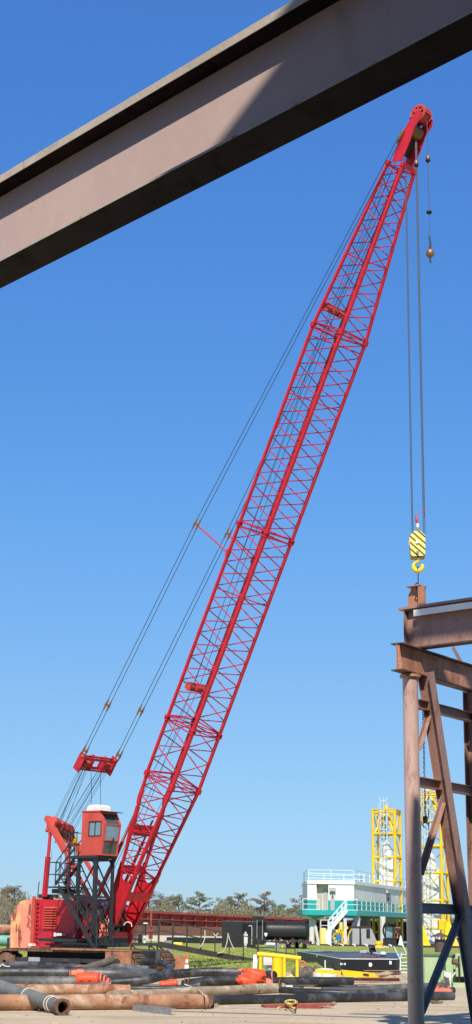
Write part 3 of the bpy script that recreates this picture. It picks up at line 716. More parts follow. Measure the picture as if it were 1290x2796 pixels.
c = atY(1171, 580, HY); c.x = ba_t.x; b = MB(); b.lathe([(.02, .04), (.11, .05), (.12, -.03), (.02, -.05)], c, Z, 14); b.build('line_stop', 'rubber_black', crane)
# ball
c = atY(1173, 692, HY); c.x = ba_t.x
bl = thing('headache_ball', c-Z*.5, 'bronze coloured headache ball with small hook below the boom head', 'crane hook')
b = MB(); b.lathe([(.03, .19), (.10, .18), (.155, .10), (.175, .02), (.175, -.02), (.155, -.10), (.09, -.17), (.03, -.19)], c, Z, 20); b.build('ball', 'bronze', bl)
b = MB(); b.ptube([c+Z*.2, c+Z*.45+CF*.03, c+Z*.62+CF*.0, c+Z*.8-CF*.05], [.055, .035, .045, .02], 8); b.tube(c+Z*.45, ba_b, .03, n=6); b.build('swivel', 'dark_steel', bl)
b = MB(); b.tube(c-Z*.17, c-Z*.34, .03, n=8); b.torus(c-Z*.40, CS, .045, .018, 14, 6, .7, 1.9); b.build('hook', 'dark_steel', bl)
# hook block
c = atY(1142, 1492, HY)
hk = thing('hook_block', c-Z*1.2, 'yellow hook block with black diagonal stripes hanging over the steel frame', 'hook block')
X = V((1, 0, 0)); Yv = V((0, 1, 0)); a_ = R_(14); hx = V((math.cos(a_), -math.sin(a_), 0)); hy = V((math.sin(a_), math.cos(a_), 0))
prof = [(-.14, .58), (.12, .58), (.31, .40), (.29, -.42), (-.26, -.42), (-.31, .36)]
for o, mm in ((-.17, 'hazard_stripes'), (.13, 'yellow')):
    b = MB(); b.prism([c+hx*u+Z*v+hy*o+(V((-.06, 0, -.08)) if o > 0 else V((0, 0, 0))) for u, v in prof], hy*.035); b.build('cheek_plate', mm, hk)
b = MB(); b.lathe([(.05, -.10), (.27, -.11), (.24, 0), (.27, .11), (.05, .10)], c+Z*.16, hy, 18); b.build('sheave', 'dark_steel', hk)
b = MB(); b.tube(c-hy*.22+Z*.13, c+hy*.2+Z*.13, .065, n=12); b.build('pin', 'white_paint', hk)
b = MB(); b.tube(c-hy*.22-Z*.28, c+hy*.2-Z*.28, .055, n=12); b.box(c-Z*.42, .3, .2, .2, (hx, hy, Z)); b.tube(c+Z*.55, c+Z*.78, .05, n=8); b.build('trunnion', 'tan_pipe', hk)
b = MB(); b.tube(c+Z*.76, c+Z*.92, .055, n=10); b.build('sleeve', 'white_paint', hk)
b = MB(); b.ptube([c+Z*.92, c+Z*1.0-X*.02, c+Z*1.12-X*.04, c+Z*1.24-X*.05], [.03, .06, .05, .03], 8); b.tube(c+Z*1.25-X*.06, c+Z*1.5+X*.28, .014, n=6); b.build('shackle', 'pink_red', hk)
hkc = c-Z*.80-X*.02
pts = [hkc+hx*(math.cos(t)*.175)+Z*(math.sin(t)*.175) for t in [R_(a) for a in range(105, 395, 20)]]
b = MB(); b.ptube([c-Z*.46, c-Z*.58]+pts, [.07, .08]+[.055+.035*math.sin(math.pi*i/len(pts)) for i in range(len(pts))], 10); b.build('hook', 'yellow_bright', hk)
b = MB(); b.tube(hkc-Z*.12, hkc-Z*.12-Z*1.1, .022, n=6); b.torus(hkc-Z*.1, hx, .1, .018, 12, 6); b.build('sling', 'dark_steel', hk)
# ---- upperworks (house), all in the crane frame
def cbox(b, f0, f1, s0, s1, z0, z1): b.obox(L(f0, s0, z0), CF*(f1-f0), CS*(s1-s0), Z*(z1-z0))
def FZ(x, y, s): return fz(CP(x, y, s))
NS = 1.5
def sidepoly(pts, s0, s1, name, m, parent=None, **k):
    b = MB(); b.prism([CP(x, y, s0) for x, y in pts], CS*(s1-s0)); return b.build(name, m, parent or crane, **k)
hs = sidepoly([(84, 2588), (92, 2455), (205, 2458), (210, 2560), (150, 2588)], NS, -NS, 'machinery_house', 'body_red')
sidepoly([(27, 2588), (31, 2500), (56, 2461), (94, 2452), (88, 2588)], NS+.05, -NS-.05, 'counterweight', 'peeling', label='peeling orange and yellow counterweight')
sidepoly([(205, 2456), (214, 2452), (250, 2470), (262, 2500), (262, 2560), (208, 2562)], NS-.5, -NS+.2, 'winch_frame', 'body_red')
# louvres, ladder, door
b = MB(); f0, z0 = FZ(121, 2532, NS); f1, z1 = FZ(159, 2478, NS)
for k in range(9):
    z = z0+(z1-z0)*k/8; b.prism([L(f0, NS, z), L(f0, NS+.09, z-.045), L(f0, NS+.09, z-.02), L(f0, NS, z+.03)], CF*(f1-f0))
b.build('louvre', 'faded_red', hs)
b = MB(); f0, z0 = FZ(97, 2578, NS); f1, z1 = FZ(114, 2458, NS); z0 = max(z0, 1.1)
for f in (f0, f1): b.bar(L(f, NS+.06, z0), L(f, NS+.06, z1), .04, .04)
for k in range(10): z = z0+(z1-z0)*(k+.5)/10; b.bar(L(f0, NS+.06, z), L(f1, NS+.06, z), .03, .03)
b.build('ladder', 'body_red', hs)
sidepoly([(117, 2585), (118, 2553), (124, 2546), (140, 2546), (150, 2556), (146, 2586)], NS+.01, NS+.22, 'side_hatch', 'body_red', hs)
b = MB(); cbox(b, *[FZ(92, 2458, NS)[0], FZ(94, 2588, NS)[0]], NS+.052, NS+.075, 1.02, 3.1); b.build('side_edge', 'faded_red', hs)
for (x0, x1, y0, y1) in ((89, 98, 2576, 2583), (158, 165, 2547, 2557), (167, 180, 2548, 2555)):
    b = MB(); f0, z0 = FZ(x0, y1, NS); f1, z1 = FZ(x1, y0, NS); cbox(b, f0, f1, NS+.225, NS+.24, z0, z1); cbox(b, f0, f1, NS-.02, NS+.225, z0+.02, z1-.02) if x0 > 100 else cbox(b, f0, f1, NS, NS+.225, z0, z1); b.build('white_plate', 'white_paint', hs)
sidepoly([(200, 2557), (202, 2510), (238, 2510), (240, 2557)], NS-.3, NS-.24, 'service_door', 'body_red', hs)
b = MB()
for k in range(5):
    f, z = FZ(150+k*14, 2452-(k % 2)*4, 0.6); b.tube(L(f, .6-.4*(k % 3), 3.05), L(f, .6-.4*(k % 3), 3.2+.12*(k % 2)), .16, n=12)
b.build('roof_fitting', 'dark_steel', hs)
b = MB(); f, z = FZ(103, 2452, .9); b.tube(L(f, .9, 3.05), L(f+.06, .9, 3.75), .022, n=6); f, z = FZ(120, 2452, .9); cbox(b, f-.25, f+.2, .5, 1.0, 3.02, 3.2); b.build('exhaust', 'dark_steel', hs)
# winch drums seen behind the tower
for (x, y, r) in ((228, 2490, .42), (262, 2520, .38)):
    b = MB(); f, z = FZ(x, y, 0); b.lathe([(r, -.9), (r, -.84), (r*.7, -.83), (r*.7, .83), (r, .84), (r, .9), (.05, .9)], L(f, 0, z), CS, 22); b.build('winch_drum', 'pink_red', crane)
rnd = random.Random(11)
b = MB()
for k in range(34):       # hoses, valves and fittings around the winches
    f, z = FZ(rnd.uniform(205, 292), rnd.uniform(2470, 2560), 1.2); s = rnd.uniform(.3, 1.35)
    if k % 3: b.box(L(f, s, z), rnd.uniform(.06, .25), rnd.uniform(.06, .2), rnd.uniform(.06, .3))
    else:
        p = L(f, s, z); q_ = p+V((rnd.uniform(-.5, .5), 0, rnd.uniform(-.6, .2))); b.ptube(spline([p, (p+q_)/2+Z*-.15, q_], 5), .022, 6)
b.build('hydraulic_fittings', 'dark_steel', crane)
b = MB()
for k in range(16):
    f, z = FZ(rnd.uniform(205, 290), rnd.uniform(2448, 2545), 1.3); b.box(L(f, rnd.uniform(.5, 1.38), z), rnd.uniform(.05, .18), rnd.uniform(.05, .12), rnd.uniform(.05, .22), (CF, CS, Z))
b.build('valve_body', 'off_white', crane)
b = MB()
for k in range(7):
    x = rnd.uniform(262, 292); p = CP(x, rnd.uniform(2500, 2530), 1.45); q_ = CP(x+rnd.uniform(-8, 4), rnd.uniform(2540, 2560), 1.5); b.ptube(spline([p, (p+q_)/2+CF*.08, q_], 5), .03, 6)
b.ptube(spline([CP(200, 2340, 1.8), CP(206, 2362, 1.8), CP(218, 2378, 1.8), CP(228, 2380, 1.8)], 6), .022, 6)
b.build('hydraulic_hose', 'float_faded', crane)
b = MB(); f, z = FZ(350, 2522, .2); b.torus(L(f, .2, z-.1), V((.1, 1, 0)), .17, .02, 20, 6, .5, 3.3); b.build('white_hose', 'white_paint', crane)
# deck
b = MB(); f0 = FZ(150, 2560, NS)[0]; f1 = FZ(345, 2560, NS)[0]
cbox(b, f0, -.6, -1.5, 1.5, 1.0, 1.36); cbox(b, -.6, .16, -.65, 1.5, 1.0, 1.361); cbox(b, -.9, .1, 1.45, 1.9, 1.02, 1.34); b.build('revolving_deck', 'black_steel', crane)
b = MB(); cbox(b, f0+.1, f0+3.2, NS, NS+.95, 1.28, 1.33); cbox(b, f0+.1, f0+2.0, NS+.6, NS+.64, 1.05, 1.12); cbox(b, f0, f0+2.4, NS+.9, NS+.95, 1.2, 1.33); b.build('side_walkway', 'black_steel', crane)
b = MB(); b.lathe([(1.25, .55), (1.25, 1.0), (.9, 1.02)], L(-2.3, 0, 0), Z, 30); b.build('slewing_ring', 'rubber_black', crane)
b = MB(); cbox(b, -.7, .12, .8, 1.4, 1.365, 1.47); cbox(b, -.2, .13, -.6, .79, 1.365, 1.5); b.build('front_sill', 'pink_red', crane)
# front red gusset at the deck corner
b = MB(); b.prism([L(-.2, -.82, 1.2), L(.28, -.82, 1.2), L(.2, -.82, 1.75), L(-.02, -.82, 2.0)], CS*.1); b.build('deck_gusset', 'faded_red', crane); b = MB(); b.prism([L(-.75, .86, 1.37), L(-.25, .86, 1.37), L(-.5, .86, 1.9)], CS*.08); b.build('deck_gusset', 'faded_red', crane)
# ---- cab tower
TN = 2.5; TF = TN-1.0
fl, zt = FZ(217, 2344, TN); fr_, _ = FZ(263, 2344, TN); zb_ = 1.3
b = MB(); corners = [(fl, TN), (fr_, TN), (fr_, TF), (fl, TF)]
for i, (f, s) in enumerate(corners):
    wd = .11 if i != 1 else .15
    b.bar(L(f, s, zb_ if i else 1.9), L(f, s, zt), wd, wd, up=CF)
b.build('tower_leg', 'black_steel', crane)
b = MB()
lv = [zb_+.2, 2.55, 3.1, zt-.05]
for i in range(4):
    (fa, sa), (fb, sb_) = corners[i], corners[(i+1) % 4]
    for z in (3.05, zt-.06): b.bar(L(fa, sa, z), L(fb, sb_, z), .07, .07)
    b.bar(L(fa, sa, zt-.1), L(fb, sb_, 3.05), .042, .042)
    if i != 3: b.bar(L(fb, sb_, zt-.1), L(fa, sa, 3.05), .042, .042); b.bar(L(fa, sa, 3.0), L(fb, sb_, zb_+.3), .042, .042); b.bar(L(fb, sb_, 3.0), L(fa, sa, zb_+.3), .042, .042)
    for (f, s, g) in ((fa, sa, fb), ): b.bar(L(f, s, zt-.35), L(f+(fb-fa)*.2, s+(sb_-sa)*.2, zt-.05), .06, .05)
b.build('tower_bracing', 'black_steel', crane)
fp0 = FZ(190, 2344, TN)[0]
b = MB(); cbox(b, fp0, fr_+.12, TF-.08, TN+.12, zt, zt+.11); b.build('cab_platform', 'black_steel', crane)
b = MB()
for f in (fp0+.03, fp0+.5):
    b.bar(L(f, TN+.08, zt+.1), L(f, TN+.08, zt+1.1), .035, .035); b.bar(L(f, TF, zt+.1), L(f, TF, zt+1.1), .035, .035)
for z in (zt+.6, zt+1.1): b.bar(L(fp0, TN+.08, z), L(fp0+.6, TN+.08, z), .03, .03); b.bar(L(fp0, TF, z), L(fp0, TN+.08, z), .03, .03)
b.build('platform_rail', 'black_steel', crane)
b = MB(); f, z = FZ(208, 2300, TN-.3); b.box(L(f, TN-.3, zt+.78), .15, .12, .34, (CF, CS, Z)); b.tube(L(f, TN-.3, zt+.12), L(f, TN-.3, zt+.6), .015, n=8); b.build('fire_extinguisher', 'yellow_bright', crane)
# ---- cab
CN = TN+.05; CFa = CN-.98
def cpt(x, y): return FZ(x, y, CN)
side = [(220, 2335), (226, 2216), (275, 2215), (287, 2247), (276, 2334)]
sp = [cpt(x, y) for x, y in side]
zc0 = zt+.115; dz = zc0-sp[0][1]
sp = [(f, z+dz) for f, z in sp]; sp[0] = (sp[0][0], zc0); sp[-1] = (sp[-1][0], zc0)
def S2(x, y): f, z = cpt(x, y); return f, z+dz
# walls as shell with openings: near wall frame around the window
def panel(b, poly, s, th): b.prism([L(f, s, z) for f, z in poly], CS*th)
wa, wb_ = S2(242, 2283), S2(278, 2240)
b = MB()
f0, z0 = sp[0]; f1, z1 = sp[1]; f2, z2 = sp[2]; f3, z3 = sp[3]; f4, z4 = sp[4]
def fe(z):   # front edge f at height z
    return f4+(f3-f4)*(z-z4)/(z3-z4) if z < z3 else f3+(f2-f3)*(z-z3)/(z2-z3)
def fb_(z): return f0+(f1-f0)*(z-z0)/(z1-z0)
wz0, wz1 = wa[1], wb_[1]; wf0, wf1 = wa[0], min(wb_[0], fe(wz1)-.1)
for s in (CN-.04, CFa):
    panel(b, [(f0, z0), (f4, z0), (fe(wz0), wz0), (fb_(wz0), wz0)], s, .04)
    panel(b, [(fb_(wz0), wz0+.0005), (wf0, wz0+.0005), (wf0, wz1), (fb_(wz1), wz1)], s, .04)
    fr2 = [(wf1, wz0+.0005), (fe(wz0), wz0+.0005)]+([(f3, z3)] if wz0 < z3 < wz1 else [])+[(fe(wz1), wz1), (wf1, wz1)]
    panel(b, fr2, s, .04)
    panel(b, [(fb_(wz1), wz1+.0005), (fe(wz1), wz1+.0005)]+([(f3, z3)] if z3 > wz1 else [])+[(f2, z2), (f1, z1)], s, .04)
b.prism([L(f0, CFa+.04, z0), L(f1, CFa+.04, z1), L(f1+.04, CFa+.04, z1), L(f0+.04, CFa+.04, z0)], CS*(CN-CFa-.08))
b.prism([L(f0, CFa+.04, z0), L(f4, CFa+.04, z0), L(f4, CFa+.04, z0+.05), L(f0, CFa+.04, z0+.05)], CS*(CN-CFa-.08))
cab = b.build('cab', 'faded_red', crane)
b = MB(); b.prism([L(f1-.03, CFa-.03, z1), L(f2+.02, CFa-.03, z2), L(f2+.02, CFa-.03, z2+.05), L(f1-.03, CFa-.03, z1+.05)], CS*(CN-CFa+.06)); b.build('roof', 'faded_red', cab)
b = MB(); b.prism([L(f2+.02, CFa-.04, z2+.01), L(f2+.34, CFa-.04, z2-.03), L(f2+.34, CFa-.04, z2), L(f2+.02, CFa-.04, z2+.05)], CS*(CN-CFa+.08)); b.build('visor', 'black_steel', cab)
zr = z2+.05; b = MB(); b.prism([L(f1+.12, CN-.1, zr), L(f2-.18, CN-.1, zr), L(f2-.2, CN-.1, zr+.20), L(f2-.35, CN-.1, zr+.27), L(f1+.3, CN-.1, zr+.27), L(f1+.15, CN-.1, zr+.2)], -CS*.7); b.build('air_conditioner', 'white_paint', cab, bevel=.03)
# front frame: mullions and glass between levels
lv = [(z0, 'sill'), (S2(277, 2292)[1], 'mid'), (z3, 'nose'), (z2, 'top')]
b = MB()
for s in (CFa+.04, CN-.10):
    b.prism([L(fe(z0)-.05, s, z0), L(fe(z0), s, z0), L(f3, s, z3), L(f3-.05, s, z3)], CS*.06)
    b.prism([L(f3-.05, s, z3), L(f3, s, z3), L(f2, s, z2), L(f2-.05, s, z2)], CS*.06)
for z in (z0+.02, lv[1][0], z3-.02, z2-.05): f = fe(z+.02); b.prism([L(f-.05, CFa+.04, z-.025), L(f+.004, CFa+.04, z-.025), L(f+.004, CFa+.04, z+.03), L(f-.05, CFa+.04, z+.03)], CS*(CN-CFa-.08))
b.build('window_frame', 'faded_red', cab)
def gpane(za, zb__, m, nm='window_pane'):
    b = MB(); fa, fb2 = fe(za)-.03, fe(zb__)-.03; b.prism([L(fa, CFa+.1, za), L(fa+.012, CFa+.1, za), L(fb2+.012, CFa+.1, zb__), L(fb2, CFa+.1, zb__)], CS*(CN-CFa-.2)); b.build(nm, m, cab)
gpane(z0+.05, lv[1][0]-.03, 'cab_glass_dark'); gpane(lv[1][0]+.03, z3-.05, 'cab_glass'); gpane(z3+.02, z2-.09, 'cab_glass_dark')
for s in (CN-.025, CFa+.015):
    b = MB(); b.obox(L(wf0, s, wz0), CF*(wf1-wf0), CS*.01, Z*(wz1-wz0)); b.build('window_pane', 'cab_glass', cab)
b = MB()
for (za, zb__) in ((wz0, wz0+.035), (wz1-.035, wz1)): cbox(b, wf0, wf1, CN-.03, CN+.012, za, zb__)
for (fa, fb2) in ((wf0, wf0+.035), (wf1-.035, wf1), ((wf0+wf1)/2-.015, (wf0+wf1)/2+.015)): cbox(b, fa, fb2, CN-.028, CN+.010, wz0+.036, wz1-.036)
b.build('window_rubber', 'rubber_black', cab)
b = MB(); cbox(b, f0+.45, f0+.95, CFa+.3, CN-.3, z0+.05, z0+.5); cbox(b, f0+.40, f0+.5, CFa+.35, CN-.35, z0+.5, z0+1.15); cbox(b, fe(z0)-.4, fe(z0)-.12, CFa+.2, CN-.3, z0+.05, z0+.8); b.torus(L(fe(z0)-.35, (CFa+CN)/2, z0+.95), CF+Z*.6, .17, .015, 16, 6)
for s in (CN-.35, CN-.6): b.tube(L(f0+1.0, s, z0+.3), L(f0+1.05, s, z0+.8), .015, n=6)
b.build('seat_and_controls', 'dark_steel', cab)
b = MB(); b.bar(L(fe(z0+.7)+.02, CN-.35, z0+.3), L(fe(z0+.7)+.02, CFa+.35, z0+.75), .03, .03); b.build('wiper', 'rubber_black', cab)
# ---- stairs
LN = 3.05; LFv = 2.52
def stair(pa, pb, sn, sf, nst, rail=True, stringer=.16):
    a_ = CP(*pa, sn); c_ = CP(*pb, sn); dn = CS*(sf-sn)
    b = MB()
    for o in (V((0, 0, 0)), dn): b.bar(a_+o, c_+o, .035, stringer, up=Z)
    o1 = b.build('stair_stringer', 'black_steel', crane)
    b = MB()
    for k in range(nst):
        p = a_+(c_-a_)*((k+.5)/nst); b.obox(p-CF*.10-Z*.02, CF*.22, dn, Z*.03)
    b.build('tread', 'black_steel', o1)
    if rail:
        b = MB()
        for o in (V((0, 0, 0)), dn):
            for hh_ in (.5, .95): b.bar(a_+o+Z*hh_, c_+o+Z*hh_, .032, .032)
            for k in range(5): p = a_+(c_-a_)*(k/4)+o; b.bar(p, p+Z*.95, .03, .03)
        b.build('stair_rail', 'black_steel', o1)
stair((160, 2420), (264, 2600), LN, LFv, 13)
f, zl = FZ(160, 2420, LN); f0_ = FZ(131, 2420, LN)[0]
b = MB(); cbox(b, f0_, f+.35, LFv-.7, LN, zl-.06, zl); cbox(b, f0_+.05, f+.2, LFv-.5, LN-.2, zl-.28, zl-.1); b.bar(L(f+.1, LFv-.5, 1.3), L(f+.1, LFv-.5, zl), .08, .08); b.build('landing', 'black_steel', crane)
b = MB()
for ff in (f0_, f0_+.45, f): b.bar(L(ff, LN, zl), L(ff, LN, zl+1.0), .035, .035); b.bar(L(ff, LFv-.7, zl), L(ff, LFv-.7, zl+1.0), .035, .035)
for z in (.5, 1.0): b.bar(L(f0_, LN, zl+z), L(f, LN, zl+z), .03, .03); b.bar(L(f0_, LFv-.7, zl+z), L(f0_, LN, zl+z), .03, .03); b.bar(L(f0_, LFv-.7, zl+z), L(f, LFv-.7, zl+z), .03, .03)
b.build('landing_rail', 'black_steel', crane)
stair((152, 2414), (203, 2346), 2.4, 1.9, 7, True, .14)
b = MB(); f, z = FZ(265, 2597, LN); cbox(b, f-.1, f+.45, LFv, LN, z-.04, z); b.build('bottom_step', 'off_white', crane)
b = MB(); cbox(b, f-2.2, f+.1, LFv-.6, LN-.1, 1.12, 1.17); b.bar(L(f-.05, LN, z), L(f-.05, LN, z+1.0), .03, .03); b.bar(L(f+.38, LFv, z), L(f+.38, LFv, z+1.0), .03, .03); b.build('lower_landing', 'black_steel', crane)
# ---- tracks
TC = atz(255, 2592, 1.0); TC.z = 0; ta_ = R_(-25); TD = V((math.cos(ta_), math.sin(ta_), 0)); TL = V((-TD.y, TD.x, 0))
def track(c, hl, nm='track'):
    wd = .8; o = MB(); hgt = 1.0; r = .45
    pts = []; n = 0
    per = []
    Ls = hl-r
    N = 64; tot = 4*Ls+2*math.pi*r
    for k in range(N):
        u = tot*k/N
        if u < 2*Ls: p = (-Ls+u, hgt-.05); an = 0
        elif u < 2*Ls+math.pi*r: t = (u-2*Ls)/r; p = (Ls+math.sin(t)*r, hgt/2+math.cos(t)*r*1.0); an = -t
        elif u < 4*Ls+math.pi*r: p = (Ls-(u-2*Ls-math.pi*r), .05); an = math.pi
        else: t = (u-4*Ls-math.pi*r)/r; p = (-Ls-math.sin(t)*r, hgt/2-math.cos(t)*r); an = math.pi-t
        P = c+TD*p[0]+Z*p[1]; ax = TD*math.cos(an)+Z*math.sin(an); az_ = -TD*math.sin(an)+Z*math.cos(an)
        o.box(P, tot/N*.88, wd, .07, (ax, TL, az_)); o.box(P+az_*.04, .03, wd, .05, (ax, TL, az_))
    t = o.build('track', 'track_rust', crane)
    b = MB(); b.box(c+Z*.5, 2*Ls, wd*.55, .36, (TD, TL, Z)); b.box(c+Z*.62-TL*.34, 2*Ls*.8, .06, .14, (TD, TL, Z)); b.build('track_frame', 'dark_steel', t)
    b = MB()
    for k in range(9): q_ = c+TD*(-Ls+2*Ls*(k+.5)/9)+Z*.28; b.lathe([(.05, -.42), (.17, -.40), (.17, .40), (.05, .42)], q_, TL, 14)
    b.build('track_roller', 'track_rust', t)
    for e in (-1, 1):
        b = MB(); b.lathe([(.08, -.44), (.2, -.43), (.36, -.36), (.36, .36), (.2, .43), (.08, .44)], c+TD*(Ls*e)+Z*.5, TL, 16)
        for k in range(10): t_ = 2*math.pi*k/10; b.box(c+TD*(Ls*e+.38*math.cos(t_))+Z*(.5+.38*math.sin(t_)), .1, .5, .1, (TD*math.cos(t_)+Z*math.sin(t_), TL, Z*math.cos(t_)-TD*math.sin(t_)))
        b.build('sprocket', 'track_rust', t)
    for k in (-.5, .18): b = MB(); b.box(c+TD*(Ls*k)+Z*.52-TL*.40, .5, .05, .36, (TD, TL, Z)); b.build('access_cover', 'grey_paint' if k < 0 else 'black_steel', t)
track(TC-TL*1.75, 3.1); track(TC+TL*1.75-TD*.6, 3.1)
b = MB(); c = TC+TL*1.3-TD*.6; b.box(c+TD*1.9+Z*.82, 2.0, .06, .34, (TD, TL, Z)); b.build('side_plate', 'grey_dark', crane)
b = MB(); b.box(TC+Z*.60, 4.2, 2.9, .72, (TD, TL, Z)); b.build('car_body', 'dark_steel', crane)
b = MB(); c = TC-TL*1.75+TD*1.2; b.box(c+Z*1.02-TL*.1, 3.4, .9, .05, (TD, TL, Z)); b.box(c-TL*.5+TD*1.2+Z*.75, 1.1, .06, .6, (TD, TL, Z)); b.build('mud_plate', 'concrete_rust', crane)
# ------------------------------------------------------------------ pipes and yard items
def G(x, y, z=0.0): return atz(x, y, z)
def run(ctrl): return spline(ctrl, 8) if len(ctrl) > 2 else ctrl
def hose(name, pts, r, m, label, cat='pipe', group=None, open_end=None, n=16, seams=0):
    """pts: list of (px, py, depth Y)"""
    P = [atY(*p) for p in pts]; b = MB(); P = run(P); b.ptube(P, r, n)
    if seams:
        for k in range(1, seams): i = int(k*(len(P)-1)/seams); d = (P[min(i+1, len(P)-1)]-P[i-1 if i else 0]).normalized(); b.lathe([(r*.98, -.02), (r*1.035, -.012), (r*1.035, .012), (r*.98, .02)], P[i], d, n)
    return b.build(name, m, None, label, cat, group)
def gpipe(name, a_, c_, r, m, label, cat='pipe', group=None, hollow=False, parts=False):
    p = G(a_[0], a_[1], r); q = G(c_[0], c_[1], r); b = MB()
    k = 10; pts = [p+(q-p)*(i/k)+V((0, 0, .012*math.sin(i*1.7))) for i in range(k+1)]
    b.ptube(pts, r, 22)
    d = (q-p).normalized()
    if hollow: b.pipe(q-d*.02, q+d*.05, r, r*.86, 22)
    for i in (3, 7): b.lathe([(r*.99, -.03), (r*1.02, -.015), (r*1.02, .015), (r*.99, .03)], pts[i], d, 22)
    return b.build(name, m, None, label, cat, group)
gp = 'steel pipes lying on the sand'
gpipe('steel_pipe', (-30, 2738), (563, 2734), .178, 'rust_pipe', 'thick rusty orange steel pipe lying nearest on the sand', group=gp)
gpipe('steel_pipe', (30, 2702), (350, 2703), .15, 'rust_pipe', 'shorter rusty brown steel pipe just behind the thick orange one', group=gp, hollow=True)
gpipe('steel_pipe', (300, 2722), (770, 2697), .145, 'tan_pipe', 'weathered tan steel pipe with peeling crust slanting behind the rusty ones', group=gp, hollow=True)
gb_ = 'black plastic dredge pipes'
gpipe('plastic_pipe', (572, 2731), (1237, 2719), .118, 'hdpe', 'long straight black plastic pipe running on from the rusty pipe to the green machine', group=gb_)
b = MB(); e = G(563, 2734, .178); e2 = G(574, 2731, .13); b.tube(e, e2, .18, .125, 20); b.build('pipe_coupling', 'track_rust', None, 'rusty tapered coupling between the orange pipe and the black pipe', 'coupling')
hose('plastic_pipe', [(-20, 2636, 54.5), (100, 2634, 54), (300, 2648, 53)], .11, 'hdpe', 'thin black pipe at the back of the pile under the crane track', group=gb_)
hose('plastic_pipe', [(-30, 2658, 50), (60, 2657, 50), (190, 2658, 50), (330, 2662, 50), (420, 2664, 51)], .215, 'hdpe', 'fat black pipe across the left of the pile', group=gb_, seams=4)
hose('plastic_pipe', [(-20, 2648, 52), (120, 2646, 52), (260, 2650, 52)], .12, 'hdpe', 'dark blue black pipe resting behind the fat one', group=gb_)
hose('plastic_pipe', [(-20, 2682, 47.5), (60, 2680, 47), (222, 2681, 47)], .078*2, 'hdpe_dusty', 'dusty grey pipe entering the ribbed orange float', group=gb_)
hose('plastic_pipe', [(60, 2698, 45.6), (200, 2692, 46), (300, 2690, 46)], .07, 'hdpe_dusty', 'thin dusty grey pipe low behind the brown steel pipe', group=gb_)
hose('plastic_hose', [(255, 2660, 52), (320, 2652, 53), (400, 2646, 54), (300, 2640, 55), (240, 2644, 55)], .12, 'hdpe_dusty', 'dusty inner bend of black hose beneath the loop', 'hose', gb_)
hose('plastic_hose', [(250, 2634, 56), (330, 2627, 57), (400, 2626, 57), (448, 2633, 56), (466, 2648, 54.5), (448, 2661, 53), (390, 2668, 52), (280, 2672, 51), (170, 2676, 50)], .135, 'hdpe', 'black hose bent in a U-turn loop in front of the crane track', 'hose', gb_, seams=6)
hose('plastic_hose', [(200, 2692, 48), (300, 2684, 48), (390, 2677, 48), (450, 2664, 48.5), (540, 2655, 49), (600, 2654, 49), (660, 2656, 49)], .142, 'hdpe', 'long arched black hose rising into the big orange float', 'hose', gb_, seams=5)
hose('plastic_pipe', [(340, 2700, 46.2), (480, 2699, 46.4), (545, 2690, 46.6)], .10, 'hdpe', 'black pipe low between the tan pipe and the arched hose', group=gb_)
hose('plastic_pipe', [(500, 2690, 47), (560, 2681, 47.3), (640, 2678, 47.6), (720, 2682, 48)], .15, 'hdpe', 'black pipe under the arched hose beside the rusty rings', group=gb_, seams=3)
hose('plastic_pipe', [(738, 2679, 50), (850, 2678, 50.5), (964, 2679, 51)], .125, 'hdpe', 'short black pipe with cut end below the yellow stand', group=gb_)
hose('plastic_pipe', [(765, 2703, 46.5), (892, 2710, 45.8), (1010, 2712, 46), (1240, 2704, 47.5)], .095, 'hdpe', 'black pipe lying behind the long straight pipe', group=gb_)
hose('plastic_pipe', [(880, 2706, 48.2), (990, 2704, 48.6), (1060, 2699, 49), (1210, 2692, 50)], .12, 'hdpe_dusty', 'dusty grey pipe angling towards the green machine', group=gb_)
hose('plastic_pipe', [(800, 2690, 51), (900, 2694, 51), (1000, 2692, 52)], .06, 'hdpe_dusty', 'slim dusty pipe on the pale sand strip', group=gb_)
gpipe('white_pipe', (770, 2694), (915, 2695), .035, 'off_white', 'thin off white pipe lying on the sand behind the black pipe')
gpipe('white_pipe', (830, 2700), (1010, 2702), .06, 'tan_pipe', 'sand coloured pipe lying between two black pipes')
# worn hose slanting up
hose('worn_hose', [(180, 2658, 51), (235, 2645, 51.5), (290, 2628, 52), (308, 2620, 52.3)], .135, 'worn_hose', 'worn brown rubber hose with its end raised on the pile', 'hose')
